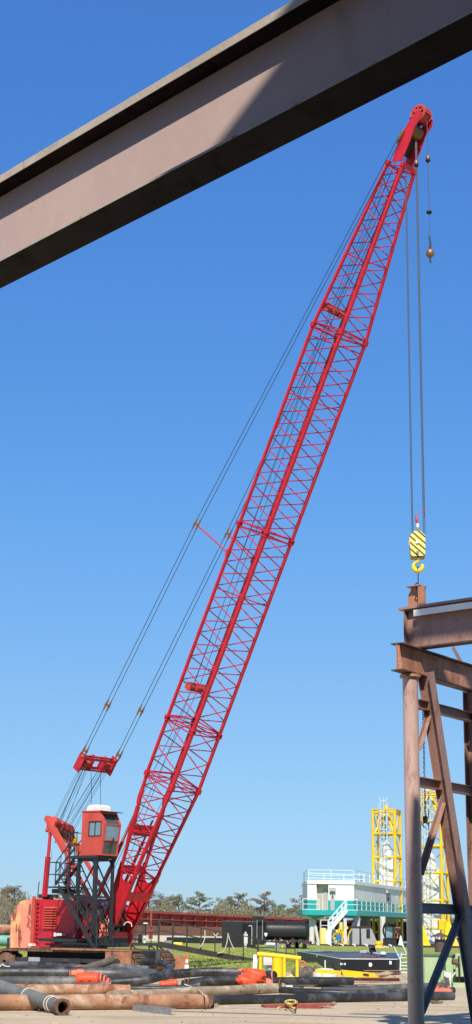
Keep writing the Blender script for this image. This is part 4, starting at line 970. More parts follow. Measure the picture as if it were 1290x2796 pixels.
# loose rubber hose with flange in front
lp = [atY(-60, 2672, 37.9), atY(0, 2694, 37.3), atY(60, 2713, 36.6), atY(110, 2730, 35.9), atY(150, 2744, 35.3)]
fl_ = G(171, 2751, .17); lp.append(fl_-(fl_-lp[-1]).normalized()*.05)
ho = thing('flanged_hose', G(170, 2768), 'ribbed grey rubber hose with rusty flange resting over the rusty pipe', 'hose')
b = MB(); P = spline(lp, 14); b.ptube(P, [.165-.02*i/len(P)+.004*math.sin(i*2.2) for i in range(len(P))], 20, False); b.build('hose_body', 'rubber_hose', ho)
d = (P[-1]-P[-6]).normalized(); d = (d+V((.35, -.10, .0))).normalized()
b = MB(); fe_ = P[-1]; b.pipe(fe_-d*.02, fe_+d*.07, .19, .13, 26); b.pipe(fe_-d*.2, fe_, .15, .13, 22); b.build('flange', 'track_rust', ho)
for (x, k) in ((76, 0), (138, 1), (146, 2)):
    i = min(range(len(P)), key=lambda i: abs((645+FPX*(P[i]-EYE).dot(cr)/(P[i]-EYE).dot(fw))-x)); dd = (P[i+1]-P[i-1]).normalized()
    b = MB(); b.torus(P[i], dd+V((0, 0, .12*(k-1))), .168, .016, 22, 6); b.tube(P[i]-Z*.16, P[i]-Z*.24+V((.04, 0, 0)), .012, n=5); b.build('rope_ring', 'rope_white', None, ('white rope ring tied furthest up the flanged hose', 'white rope ring tied in the middle of the flanged hose', 'white rope ring tied nearest the rusty flange')[k], 'rope ring', 'rope rings round the hose')
# floats
def float_(pts, r, m, label, ribs=True, n=20):
    P = [atY(*p) for p in pts]; th_ = thing('pipe_float', (P[0]+P[-1])/2-Z*r, label, 'float', 'orange pipe floats')
    d = (P[1]-P[0]); ln = d.length; d.normalize(); b = MB()
    prof = [(r*.55, 0), (r*.86, .02), (r, .10*ln+.02)]
    k = 5
    if ribs:
        for i in range(k): u = .14+.72*i/k; prof += [(r, ln*u), (r*.95, ln*(u+.02)), (r*.95, ln*(u+.05)), (r, ln*(u+.07))]
    prof += [(r, ln*.9), (r*.86, ln-.02), (r*.55, ln)]
    b.lathe(prof, P[0], d, n); b.build('shell', m, th_)
    b = MB(); up = d.cross(V((0, 1, 0))).normalized(); 
    for u in (.25, .6): b = MB(); b.box(P[0]+d*ln*u+V((0, -r*.96, 0)), .1, .06, .05, (d, V((0, 1, 0)), Z)); b.build('bolt_lug', m, th_)
    b = MB(); b.box(P[0]+d*ln*.62+Z*r, .12, .14, .05, (d, V((0, 1, 0)), Z)); b.build('bolt_lug', m, th_); return th_
float_([(208, 2674, 46.6), (272, 2673, 46.6)], .20, 'float_orange', 'ribbed orange float round the dusty grey pipe')
float_([(190, 2660, 49.2), (232, 2656, 49.2)], .11, 'float_faded', 'faded orange float half hidden behind the ribbed one')
float_([(192, 2646, 51.5), (235, 2644, 51.5)], .08, 'float_faded', 'small faded float sliver under the worn hose')
float_([(345, 2656, 51), (382, 2654, 51)], .06, 'float_faded', 'small faded float inside the hose loop')
float_([(436, 2691, 46.6), (486, 2684, 46.6)], .12, 'float_orange', 'low bright orange float wedged under the arched hose')
float_([(1172, 2707, 44.5), (1232, 2707, 44.9)], .09, 'float_faded', 'faded salmon float lying behind the steel column')
float_([(1168, 2698, 46), (1200, 2698, 46)], .07, 'float_orange', 'orange float end under the grey pipe by the green machine')
# big irregular float clamp
Pm = atY(694, 2668, 47.6)
bf_ = thing('pipe_float', Pm-Z*.45, 'big battered orange float clamped where the arched hose ends', 'float', 'orange pipe floats')
b = MB(); rn = random.Random(4)
def blob(b, c, sx, sy, sz, seed, n=16, pinch=.14, ax=None):
    vs = []; fs = []
    X, Y, Z_ = ax or (V((1, 0, 0)), V((0, 1, 0)), Z)
    for i in range(n//2+1):
        p = math.pi*i/(n//2)
        for j in range(n):
            t = 2*math.pi*j/n
            u = V((math.copysign(abs(math.cos(p))**.6, math.cos(p)), math.copysign(abs(math.sin(p)*math.sin(t))**.8, math.sin(t)), math.copysign(abs(math.sin(p)*math.cos(t))**.8, math.cos(t))))
            k = 1+pinch*noise.noise(u*1.7+V((seed, 0, 0)))
            vs.append(V(c)+X*u.x*sx*k+Y*u.y*sy*k+Z_*u.z*sz*k)
    for i in range(n//2):
        for j in range(n): fs.append((i*n+j, i*n+(j+1) % n, (i+1)*n+(j+1) % n, (i+1)*n+j))
    b.add(vs, fs, True)
blob(b, Pm+V((-.02, 0, .03)), .40, .30, .22, 3, 24, .35, (V((.97, 0, -.22)), V((0, 1, 0)), V((.22, 0, .97))))
b.build('shell', 'float_orange', bf_)
b = MB(); blob(b, atY(676, 2680, 47.3), .33, .2, .13, 9, 20, .4, (V((.96, 0, -.28)), V((0, 1, 0)), V((.28, 0, .96))));
for x, y in ((652, 2676), (668, 2682), (684, 2689)): b.box(atY(x, y, 47.0), .10, .08, .07, (V((.93, 0, -.36)), V((0, 1, 0)), V((.36, 0, .93))))
b.build('jaw', 'float_orange', bf_)
b = MB(); blob(b, atY(726, 2686, 47.9), .24, .2, .16, 5, 18, .2); b.build('faded_half', 'float_faded', bf_)
b = MB(); blob(b, atY(662, 2650, 48.2), .16, .12, .06, 6, 14, .2); b.build('faded_half', 'float_faded', bf_)
gr_ = 'rusty rings around the hose ends'
for (x, y, Y, r, lb) in ((279, 2673, 46.5, .15, 'orange ring nearest the ribbed float'), (288, 2677, 46.4, .13, 'orange ring next to the dusty hose end'), (298, 2682, 46.3, .10, 'orange ring lying lowest by the brown pipe end'), (508, 2684, 46.7, .11, 'rusty ring on the hose beside the low float'), (518, 2683, 46.7, .11, 'rusty ring furthest along the hose by the low float'), (766, 2688, 46.4, .13, 'rusty ring at the end of the tan pipe'), (745, 2664, 50, .13, 'orange rim round the black hose end behind the big float')):
    b = MB(); b.torus(atY(x, y, Y), (1, -.25, .1), r, .03, 20, 6); b.build('hose_ring', 'float_faded' if 'orange' in lb else 'track_rust', None, lb, 'ring', gr_)
b = MB(); b.tube(atY(732, 2662, 50.3), atY(748, 2664, 50), .15, n=16); b.build('hose_stub', 'hdpe', None, 'short black hose stub behind the big orange float', 'hose')
# ropes
def rope(pts, r, label, m='rope_white'):
    b = MB(); b.ptube(spline([atY(*p) for p in pts], 6), r, 6); return b.build('rope', m, None, label, 'rope')
rope([(505, 2688, 46.2), (520, 2693, 45.9), (532, 2700, 44.6), (545, 2705, 43), (558, 2717, 37.8), (563, 2722, 37.2)], .018, 'cream rope draped over the tan pipe towards the coupling')
rope([(0, 2640, 49), (8, 2633, 49), (14, 2638, 49), (28, 2639, 49)], .02, 'pale rope loop on the fat pipe by the frame edge')
rope([(98, 2742, 36.4), (106, 2752, 36), (108, 2761, 35.6)], .014, 'brown strap dangling under the flanged hose', 'worn_hose')
# ground bits
p = G(362, 2760, 0); q = G(467, 2772, 0); d = (q-p).normalized(); sd_ = V((d.y, -d.x, 0))
b = MB(); b.obox(p+Z*.0, q-p, -sd_*.012, Z*.13); b.obox(p+Z*.131, q-p, -sd_*.14, Z*.012); b.obox(p+Z*.001-sd_*.013, q-p, -sd_*.12, Z*.012); b.build('metal_channel', 'aluminium', None, 'dull aluminium channel lying on the sand in front of the rusty pipe', 'channel')
b = MB(); p = G(725, 2752, .0); b.obox(p, V((1.75, .22, .05)), V((-.1, .38, 0)), V((0, 0, .06))); b.build('board', 'red_board', None, 'faded red plank under the yellow strap', 'board', 'red boards')
b = MB(); p = G(790, 2753, .0); b.obox(p, V((.78, -.12, 0)), V((.1, .42, 0)), V((0, 0, .03))); b.build('board', 'red_board', None, 'flat pinkish board beyond the yellow strap', 'board', 'red boards')
b = MB(); pts = [G(795+18*math.cos(t)*(1-.02*t)+rn.uniform(-2, 2), 2736+5*math.sin(t), .10+.01*t) for t in [i*.5 for i in range(28)]]
pts += [G(785, 2745, .06), G(770, 2748, .03), G(760, 2752, .02)]; b.ptube(spline(pts, 4), .022, 6); b.ptube(spline([G(788, 2738, .1), G(800, 2752, .02), G(815, 2750, .02)], 5), .02, 6); b.build('strap_coil', 'pale_yellow', None, 'loosely coiled yellow strap on the red plank', 'strap')
b = MB()
for (x, y, l, a__) in ((1172, 2737, .28, .2), (1180, 2739, .3, -.4), (1160, 2736, .2, .1)): p = G(x, y, .02); b.bar(p, p+V((l*math.cos(a__), l*math.sin(a__), .03)), .06, .05)
b.build('scrap_wood', 'worn_hose', None, 'small scraps of broken wood on the sand beside the column', 'debris')
rnd = random.Random(21)
for i, (x, y, m) in enumerate(((590, 2746, 'tan_pipe'), (583, 2744, 'tan_pipe'), (912, 2741, 'rust_pipe'))):
    b = MB(); blob(b, G(x, y, .03), .07, .06, .05, i, 10, .5); b.build('rock', 'stone_grey' if i else 'tan_pipe', None, ('pale dirt lump in front of the coupling', 'small lump beside the pale dirt lump', 'lone little stone in front of the long black pipe')[i], 'stone')
# cones
def cone(x, yb, h, label):
    p = G(x, yb); r_ = thing('traffic_cone', p, label, 'traffic cone', 'traffic cones')
    b = MB(); b.box(p+Z*.02, .34, .34, .04); b.lathe([(.12, .04), (.115, .06), (.055, h*.62), (.03, h)], p, Z, 16); b.lathe([(.001, h+.001), (.03, h)], p, Z, 16); b.build('body', 'cone_orange', r_)
    b = MB(); b.lathe([(.104, h*.22), (.083, h*.42)], p, Z, 16); b.lathe([(.074, h*.52), (.058, h*.68)], p, Z, 16)
    for v in b.v: v.x = p.x+(v.x-p.x)*1.04; v.y = p.y+(v.y-p.y)*1.04
    b.build('reflective_band', 'white_paint', r_)
cone(510, 2657, .82, 'orange and white traffic cone beside the rusty block at the grass edge')
cone(356, 2664, .88, 'traffic cone half hidden behind the pipe pile in front of the crane track')
b = MB(); p = G(489, 2653, 0); b.box(p+V((0, .6, .33)), .56, .8, .66); b.build('rust_block', 'concrete_rust', None, 'square rusty brown steel block beside the traffic cone', 'block', bevel=.02)
# ------------------------------------------------------------------ yellow stand
ys = G(760, 2674, 0); YD = ys.y+3; r_ = thing('yellow_stand', G(760, 2672), 'bright yellow tubular stand with a thick barrel in the middle', 'stand')
Yy = 60.0
def YP(x, y, dY=0): return atY(x, y, Yy+dY)
b = MB(); b.ptube([YP(703, 2605), YP(760, 2610), YP(822, 2617)], .085, 12); b.build('top_rail', 'yellow_bright', r_)
for (x0, x1, rr, dY) in ((712, 711, .062, 0), (777, 776, .065, -.3), (812, 808, .065, 0)):
    b = MB(); t = YP(x0, 2612, dY); b.tube(V((t.x, t.y, 0)), t, rr, n=12); b.box(V((t.x, t.y, .012)), .26, .26, .024); b.build('leg', 'yellow_bright', r_)
b = MB(); t = YP(758, 2615, .1); b.tube(V((t.x, t.y, 0)), V((t.x, t.y, t.z)), .21, n=24); b.build('barrel', 'yellow_bright', r_)
b = MB(); t = YP(795, 2660, 0); b.tube(V((t.x-.25, t.y, .05)), V((t.x+.15, t.y, .05)), .05, n=8); b.ball(V((t.x, t.y, .09)), .09, 10); b.build('foot_tube', 'pale_yellow', r_)
# bits round it
b = MB(); p = G(696, 2660); b.prism([p+V((-.10, 0, 0)), p+V((.05, 0, 0)), p+V((.12, 0, .55)), p+V((.06, 0, .82)), p+V((-.06, 0, .78))], V((0, .2, 0))); b.build('white_post', 'white_paint', None, 'small ragged white post left of the yellow stand', 'post')
mc = thing('small_pump', G(738, 2668)+V((0, 1.5, 0)), 'small grey and white pump seen behind the yellow stand', 'pump')
p = G(738, 2668)+V((0, 1.5, 0)); b = MB(); b.box(p+Z*.62, .5, .4, .28); b.box(p+Z*.45+V((.1, 0, 0)), .7, .5, .05); b.build('motor', 'off_white', mc, bevel=.02)
b = MB(); b.tube(p+V((.02, 0, 0)), p+V((.02, 0, .45)), .14, n=14); b.build('base', 'grey_paint', mc)
b = MB(); p = G(832, 2668)
for k in range(9): blob(b, p+V((-.35+.11*k, .1*math.sin(k*2), .16+.06*math.sin(k*1.7))), .16, .16, .17+.03*(k % 3), k, 12, .6)
b.build('tarp_bundle', 'tarp_grey', None, 'crumpled grey tarpaulin heap between yellow stand and yellow boom', 'tarpaulin')
b = MB(); b.torus(G(826, 2668)+V((0, 0, .5)), (.3, 1, .3), .13, .03, 16, 6); b.build('rubber_ring', 'float_faded', None, 'orange ring resting on the grey tarpaulin', 'ring')
# yellow boom piece lying on a rusty cradle
yj = thing('yellow_boom', G(950, 2680), 'yellow welded boom piece lying on rusty beams', 'boom')
Yj = 57.0
def JP(x, y, d=0): return atY(x, y, Yj+d)
b = MB(); b.prism([JP(862, 2646), JP(932, 2651), JP(932, 2662), JP(862, 2656)], V((0, .25, 0))); b.build('arm', 'yellow', yj)
b = MB(); b.prism([JP(932, 2648), JP(1024, 2657), JP(1026, 2664), JP(1036, 2667), JP(1028, 2672), JP(980, 2670), JP(940, 2666)], V((0, .22, 0))+V((0, .02, 0))); b.build('head', 'yellow', yj)
b = MB(); b.obox(JP(992, 2663, -.03), JP(1008, 2665, -.03)-JP(992, 2663, -.03), V((0, .02, 0)), Z*.07); b.build('slot', 'dark_steel', yj)
b = MB(); b.bar(JP(880, 2655), V((JP(880, 2655).x, Yj, .1)), .06, .06); b.bar(JP(926, 2662), V((JP(926, 2662).x, Yj, .1)), .06, .06); b.bar(JP(1015, 2670), V((JP(1015, 2670).x, Yj, .1)), .06, .06); b.build('stand_pin', 'yellow', yj)
b = MB(); p = G(892, 2676)+V((0, .8, 0)); b.lathe([(.48, 0), (.48, .25), (.36, .34), (.3, .40), (.05, .42)], p, Z, 22); b.tube(p+Z*.4, p+Z*.72, .03, n=8); b.build('hatch_drum', 'off_white', None, 'squat weathered round drum behind the yellow boom', 'drum')
gbm = 'rusty beams stacked under the yellow boom'
for i, (x0, x1, y, h_) in enumerate(((965, 1092, 2688, .14), (975, 1092, 2698, .12), (1000, 1098, 2676, .10))):
    p = G(x0, y+2); q = V((G(x1, y+2).x, p.y+.4, 0)); p2 = V((p.x, p.y, (0.12, 0, .27)[i])); q2 = V((q.x, q.y, p2.z)); yy_ = 0 if i != 2 else .6
    b = MB(); b.ibeam(p2+Z*h_/2+V((0, yy_+(0.3 if i == 0 else 0), 0)), q2+Z*h_/2+V((0, yy_+(0.3 if i == 0 else 0), 0)), h_, .25, .02, .02); b.build('rusty_beam', 'rust_pipe', None, ('middle rusty beam of the stack under the yellow boom', 'lowest sandy rusty beam of the stack under the yellow boom', 'topmost rusty beam of the stack behind the yellow boom')[i], 'beam', gbm)
b = MB(); blob(b, atY(1040, 2662, 58), .42, .25, .10, 2, 16, .5, (V((.97, 0, .2)), V((0, 1, 0)), V((-.2, 0, .97)))); b.build('sack', 'tan_pipe', None, 'slumped dusty sack on the rusty beams', 'sack')
# ------------------------------------------------------------------ black deck barge
zb2 = .66
A = atz(812, 2597, zb2); A = V((A.x, A.y, 0)); Bq = atz(932, 2618, zb2); Cq = atz(1082, 2619, zb2); C2 = V((Cq.x+.9, Cq.y+1.4, 0)); Dq = V((Cq.x+2.2, A.y, 0))
bg_ = thing('deck_barge', (Bq.x, Bq.y, 0), 'black flat deck barge with white edged deck', 'barge')
poly = [V((A.x, A.y, -.05)), V((Bq.x, Bq.y, -.05)), V((Cq.x, Cq.y, -.05)), V((Cq.x+.25, Cq.y+.5, -.05)), V((Dq.x, Dq.y, -.05))]
b = MB(); b.prism(poly, Z*(zb2+.03)); b.build('hull', 'barge_black', bg_)
b = MB(); b.prism([V((p_.x, p_.y, zb2-.019)) for p_ in poly], Z*.012); b.build('deck', 'barge_deck', bg_)
b = MB()
for i in range(4): b.bar(poly[i]+Z*(zb2+.05), poly[i+1]+Z*(zb2+.05), .05, .03)
b.build('edge_strip', 'white_paint', bg_)
b = MB(); b.bar(poly[0]+Z*(zb2+.06)+V((0, -.1, 0)), poly[4]+Z*(zb2+.06)+V((0, -.1, 0)), .5, .04); b.build('coaming', 'teal_pipe', bg_)
def on_side(x, y, i=1, off=.02):
    n = (poly[i+1]-poly[i]); n = V((-n.y, n.x, 0)).normalized();
    P = onp(x, y, poly[i], n); return P-n*off if n.y > 0 else P+n*off
d12 = (poly[2]-poly[1]).normalized()
b = MB(); c = on_side(1011, 2634); b.tube(c, c+V((0, .015, 0)), .085, n=18)
b.obox(on_side(1066, 2633)-d12*.05, d12*.11, V((0, .015, 0)), Z*.14); d01 = (poly[1]-poly[0]).normalized()
c = on_side(867, 2609, 0, .03); b.obox(c-d01*.25-Z*.06, d01*.5, V((.01, .01, 0)), Z*.14); b.build('white_marker', 'white_bright', bg_)
b = MB(); c = on_side(929, 2632)
for k, (w_, hh_) in enumerate(((.045, .08), (.045, .08), (0, 0), (.045, .08), (.03, .08))):
    if w_: b.obox(c+d12*(.058*k)-Z*.04, d12*w_, V((0, .01, 0)), Z*hh_)
b.build('hull_marking', 'white_bright', bg_)
b = MB(); c = on_side(890, 2650, 0, .05); b.prism([on_side(868, 2646, 0, .03), on_side(880, 2630, 0, .03), on_side(905, 2632, 0, .03), on_side(918, 2648, 0, .03)], V((.02, .02, 0))); b.build('recess_panel', 'black_paint', bg_)
# ladder leaning against the barge corner
ld = thing('white_ladder', V((Cq.x, Cq.y-.3, 0)), 'white ladder leaning past the barge corner beside the column', 'ladder')
b = MB(); l0, l1 = atY(1093, 2658, 60.6), atY(1094, 2622, 60.6); l2 = atY(1076, 2585, 65); o = V((.40, .1, 0))
for oo in (V((0, 0, 0)), o): b.bar(l0+oo, l1+oo, .045, .045); b.bar(l1+oo, l2+oo, .045, .045)
b.build('rail', 'pale_rail', ld)
b = MB()
for k in range(4): p = l0+(l1-l0)*((k+.4)/4); b.bar(p, p+o, .04, .04)
for k in range(2): p = l1+(l2-l1)*((k+.7)/4); b.bar(p, p+o, .03, .03)
b.build('rung', 'pale_rail', ld)
# things on the deck
def deckp(x, y, z=zb2): return atz(x, y, z)
b = MB(); p = deckp(983, 2601, zb2+.02); q = deckp(1034, 2610, zb2+.02); b.prism([p, p+V((.3, -.6, 0)), q+V((0, -.6, 0)), q+V((.12, .2, 0)), p+V((.5, .5, 0))], Z*.10); b.build('flat_skiff', 'white_paint', None, 'flat pointed white board lying on the black deck', 'board')
b = MB(); p = deckp(1047, 2604, zb2+.12); blob(b, p, .17, .9, .10, 1, 18, .03, (V((1, 0, 0)), V((.1, .99, .0)), Z)); b.build('white_fender', 'white_paint', None, 'rounded white fender lying beside the yellow rope coil', 'fender')
yc = deckp(1035, 2588, zb2+.02); yt_ = thing('rope_coil', yc, 'coiled yellow hose on a pallet at the back of the deck', 'hose coil')
b = MB()
for k in range(6): b.torus(yc+V((0, 0, .08+.06*k)), (.05*(k % 3-1), .05*(k % 2), 1), .24-.02*(k % 3), .045, 18, 6)
b.build('coil', 'yellow', yt_)
b = MB(); b.box(yc+Z*.02, .7, .6, .05); b.bar(yc+V((.3, 0, .1)), yc+V((.65, .1, .05)), .1, .08); b.build('pallet', 'cream', yt_)
b = MB(); p = deckp(1017, 2601, zb2+.1)
for k in range(8): b.torus(p+V((.05*math.cos(k*2.3), .08*math.sin(k*1.9), .05+.03*k)), (math.sin(k), math.cos(k*1.3), .6), .12, .035, 12, 5)
b.build('tyre_pile', 'rubber_black', None, 'tangled black rubber hoses heaped on the white board', 'hose')
b = MB(); p = deckp(1018, 2613, zb2+.01)
for k in range(5): b.ptube(spline([p+V((rn.uniform(-.5, .3), rn.uniform(-.6, .4), .02)) for _ in range(4)], 5), .02, 5)
b.build('line_tangle', 'red_board', None, 'tangle of reddish line near the deck edge', 'line')
# ------------------------------------------------------------------ gangway and platform beside the crane
Yg = 80.0
def GP(x, y, d=0): return atY(x, y, Yg+d)
pf = thing('platform_ramp', V((GP(410, 2580).x, Yg, 0)), 'black steel platform with railings and a long ramp going down to the grass', 'ramp')
zp = GP(390, 2575).z; xa = GP(345, 2575).x; xb = GP(432, 2575).x
b = MB(); b.obox(V((xa, Yg, zp-.14)), V((xb-xa, 0, 0)), V((0, 1.3, 0)), Z*.14); b.build('platform_deck', 'black_steel', pf)
b = MB()
for x in (358, 408, 430): p = GP(x, 2580); b.bar(V((p.x, Yg+.1, .2)), V((p.x, Yg+.1, zp-.1)), .09, .09); b.bar(V((p.x+.35, Yg+.1, zp-.35)), V((p.x, Yg+.1, zp-.1)), .07, .07)
b.build('platform_leg', 'black_steel', pf)
zr_ = GP(400, 2516).z
for yy in (0, 1.3):
    b = MB()
    for z in (zr_, (zr_+zp)/2): b.bar(V((xa, Yg+yy, z)), V((xb, Yg+yy, z)), .035, .035)
    for k in range(5): x = xa+(xb-xa)*k/4; b.bar(V((x, Yg+yy, zp)), V((x, Yg+yy, zr_-.01)), .03, .03)
    b.build('platform_railing', 'black_steel', pf)
r0_, r1_ = GP(432, 2571), GP(704, 2621)
b = MB()
for yy in (0, 1.2): b.obox(r0_+V((0, yy, -.26)), r1_-r0_, V((0, .06, 0)), Z*.26)
for k in range(16): p = r0_+(r1_-r0_)*(k/16); b.obox(p+V((0, .06, -.16)), (r1_-r0_)*(1/16)*.9, V((0, 1.14, 0)), Z*.05)
b.build('ramp_deck', 'dark_steel', pf)
b = MB(); h1 = GP(432, 2513)-r0_
for yy in (0, 1.2):
    q_ = r0_+(r1_-r0_)*1.0
    for k_ in (1.0, .52): b.bar(r0_+V((0, yy, h1.z*k_)), q_+V((0, yy, h1.z*k_)), .045, .045)
    for k in range(8): p = r0_+(r1_-r0_)*(k/7)+V((0, yy, 0)); b.bar(p, p+Z*h1.z, .05, .05)
e0, e1 = GP(704, 2621), GP(808, 2645)
for yy in (0.3,):
    for (a_, c_) in (((704, 2566), (806, 2580)), ((704, 2592), (806, 2606))): b.bar(GP(*a_, 3), GP(*c_, 3), .045, .045)
    for x in (706, 755, 782, 806): b.bar(GP(x, 2567+(x-706)*.13, 3), GP(x, 2612+(x-706)*.13, 3), .05, .05)
b.build('ramp_railing', 'dark_steel', pf)
rope([(560, 2540, 79.9), (560, 2560, 79.9), (555, 2575, 79.9), (547, 2586, 79.9)], .03, 'pale rope hanging from the ramp railing near its middle')
rope([(584, 2549, 79.9), (590, 2555, 79.9), (596, 2548, 79.9)], .03, 'short pale rope end knotted on the ramp rail')
rope([(623, 2548, 79.9), (620, 2575, 79.9), (610, 2598, 79.9), (594, 2603, 79.9)], .03, 'long pale rope trailing from rail to grass by the black container')
rope([(623, 2548, 79.8), (630, 2572, 79.8), (640, 2592, 79.8)], .03, 'second strand of pale rope slanting down from the same rail post')
b = MB(); p = atY(486, 2581, 84); b.box(V((p.x, 84, p.z)), .52, .6, .30); b.box(V((p.x-.27, 84, p.z-.02)), .12, .5, .3); b.build('yellow_box', 'yellow_bright', None, 'small bright yellow box on the grass under the ramp', 'box', bevel=.03)
b = MB(); p = atY(462, 2578, 85); b.box(V((p.x, 85, p.z-.1)), .5, .5, .6); b.build('grey_box', 'stone_grey', None, 'dull grey block beside the yellow box under the ramp', 'block')
vl = thing('valve_stand', V((GP(398, 2570).x, Yg+.5, zp)), 'valve with white handwheel on the platform', 'valve')
b = MB(); p = GP(398, 2524, .5); b.lathe([(.02, 0), (.14, .02), (.14, .07), (.02, .09)], p, Z, 12); b.build('handwheel', 'white_paint', vl)
b = MB(); b.tube(V((p.x, p.y, zp)), p, .03, n=8); b.box(V((p.x-.25, p.y, zp+.22)), .22, .2, .42); b.build('stem', 'rubber_black', vl)
b = MB(); b.tube(V((p.x-.02, p.y-.1, zp)), V((p.x-.02, p.y-.1, zp+.36)), .07, n=10); b.build('bottle', 'white_paint', vl)
b = MB(); p = GP(412, 2550, .6); b.box(V((p.x, p.y, p.z)), .22, .15, .5); b.box(V((p.x, p.y, p.z+.75)), .10, .1, .8); b.build('control_box', 'red_board', None, 'reddish control box at the end of the platform', 'control box')
# ------------------------------------------------------------------ black generator and tank trailer
Yt = 122.0
def TP(x, y, d=0): return atY(x, y, Yt+d)
gn = thing('generator_container', TP(655, 2592), 'matt black box generator standing on the grass', 'generator')
b = MB(); p0, p1 = TP(606, 2588), TP(718, 2512); p1 = V((TP(700, 2520).x, Yt, TP(606, 2514).z)); zg = -.0
b.obox(V((p0.x, Yt, .25)), V((p1.x-p0.x, 0, 0)), V((0, 2.5, 0)), Z*(p1.z-.25)); b.build('housing', 'black_paint', gn, bevel=.03)
b = MB()
for k in range(9): z = 1.2+k*.11; b.obox(V((TP(662, 2550).x, Yt-.05, z)), V((.75, 0, 0)), V((0, .05, 0)), Z*.06)
b.build('louvre', 'barge_black', gn)
b = MB(); x = TP(684, 2540).x; b.ptube(spline([V((x-.15, Yt-.1, 1.9)), V((x, Yt-.1, 1.95)), V((x+.12, Yt-.1, 1.8)), V((x+.12, Yt-.1, .5))], 5), .05, 8); b.build('grab_rail', 'grey_paint', gn)
b = MB(); b.obox(V((p0.x-.2, Yt-.2, 0)), V((p1.x-p0.x+.4, 0, 0)), V((0, 2.8, 0)), Z*.25); b.build('skid', 'dark_steel', gn)
b = MB(); x = TP(671, 2555).x; b.box(V((x, Yt-.7, .95)), .32, .25, .75); b.box(V((x, Yt-.7, 1.42)), .14, .1, .12); b.box(V((x, Yt-.7, .35)), .2, .2, .5); b.build('white_pump', 'off_white', None, 'small white pump standing against the black generator', 'pump')
tk = thing('tank_trailer', TP(770, 2592), 'black oval tank trailer with hatch on top', 'tank trailer')
b = MB(); x0, x1 = TP(722, 2550).x, TP(846, 2550).x; zc_ = TP(780, 2542).z; rz = (TP(780, 2517).z-TP(780, 2566).z)/2
vs = []; n = 24; prof = [(0, .02), (.0, .86), (.12, .98), (.3, 1), (x1-x0-.4, 1), (x1-x0-.15, .94), (x1-x0, .7), (x1-x0, .02)]
for u, k in prof:
    for j in range(n):
        t = 2*math.pi*j/n; cz = math.copysign(abs(math.cos(t))**.72, math.cos(t)); cy = math.copysign(abs(math.sin(t))**.72, math.sin(t))
        vs.append(V((x0+u, Yt+1.0+cy*1.05*k, zc_+cz*rz*k)))
b.add(vs, [(i*n+j, i*n+(j+1) % n, (i+1)*n+(j+1) % n, (i+1)*n+j) for i in range(len(prof)-1) for j in range(n)], True)
b.build('tank', 'black_paint', tk)
b = MB(); x = TP(771, 2520).x; b.prism([V((x-.35, Yt+.6, zc_+rz+.28)), V((x+.35, Yt+.6, zc_+rz-.08)), V((x-.1, Yt+.6, zc_+rz-.08)), V((x-.45, Yt+.6, zc_+rz+.1))], V((0, .7, 0))); b.build('hatch', 'black_paint', tk)
b = MB()
for x in (700, 718): xx = TP(x, 2550).x; b.bar(V((xx, Yt-.1, .9)), V((xx, Yt-.1, zc_+rz+.15)), .06, .06)
b.bar(V((TP(700, 2550).x, Yt-.1, zc_+rz+.1)), V((TP(722, 2550).x, Yt-.1, zc_+rz+.1)), .08, .3); b.obox(V((TP(690, 2550).x, Yt+.1, .5)), V((.95, 0, 0)), V((0, 1.8, 0)), Z*2.2); b.build('manifold', 'black_paint', tk)
b = MB()
for x in (702, 717): xx = TP(x, 2550).x; b.bar(V((xx, Yt-.14, .9)), V((xx, Yt-.14, 2.4)), .05, .04)
b.build('gauge_pipe', 'grey_paint', tk)
b = MB(); xx = TP(723, 2546).x+.1; b.prism([V((xx-.14, Yt-.07, 1.42)), V((xx+.14, Yt-.07, 1.42)), V((xx+.1, Yt-.07, 1.25)), V((xx, Yt-.07, 1.1)), V((xx-.1, Yt-.07, 1.25))], V((0, .02, 0))); b.build('emblem_shield', 'pale_rail', tk)
b = MB(); b.obox(V((x0-.3, Yt+.2, .62)), V((x1-x0+.5, 0, 0)), V((0, .2, 0)), Z*.2); b.obox(V((x0-.3, Yt+1.7, .62)), V((x1-x0+.5, 0, 0)), V((0, .2, 0)), Z*.2)
for x in (725, 765, 800): b.box(V((TP(x, 2570).x, Yt+1, .85)), .15, 1.7, .5)
b.build('chassis', 'dark_steel', tk)
for x in (800, 822):
    b = MB(); b.lathe([(.15, -.13), (.46, -.13), (.5, -.08), (.5, .08), (.46, .13), (.15, .13)], V((TP(x, 2575).x, Yt+.1, .5)), V((0, 1, 0)), 20); b.build('wheel', 'rubber_black', tk)
b = MB(); xx = TP(738, 2577).x; b.tube(V((xx-.3, Yt-.3, .5)), V((xx+.35, Yt-.3, .5)), .27, n=16); b.box(V((xx+.55, Yt-.3, .48)), .35, .3, .42); b.build('motor', 'aluminium', tk)
b = MB(); rn = random.Random(8)
for k in range(12): b.box(V((TP(rn.uniform(725, 842), 2570).x, Yt-.25, rn.uniform(.35, 1.0))), rn.uniform(.05, .15), .15, rn.uniform(.05, .15))
b.build('fittings', 'red_board', tk)
b = MB()
for k in range(8): b.box(V((TP(rn.uniform(725, 842), 2570).x, Yt-.3, rn.uniform(.3, 1.0))), rn.uniform(.05, .15), .12, rn.uniform(.05, .15))
b.build('fittings', 'off_white', tk)
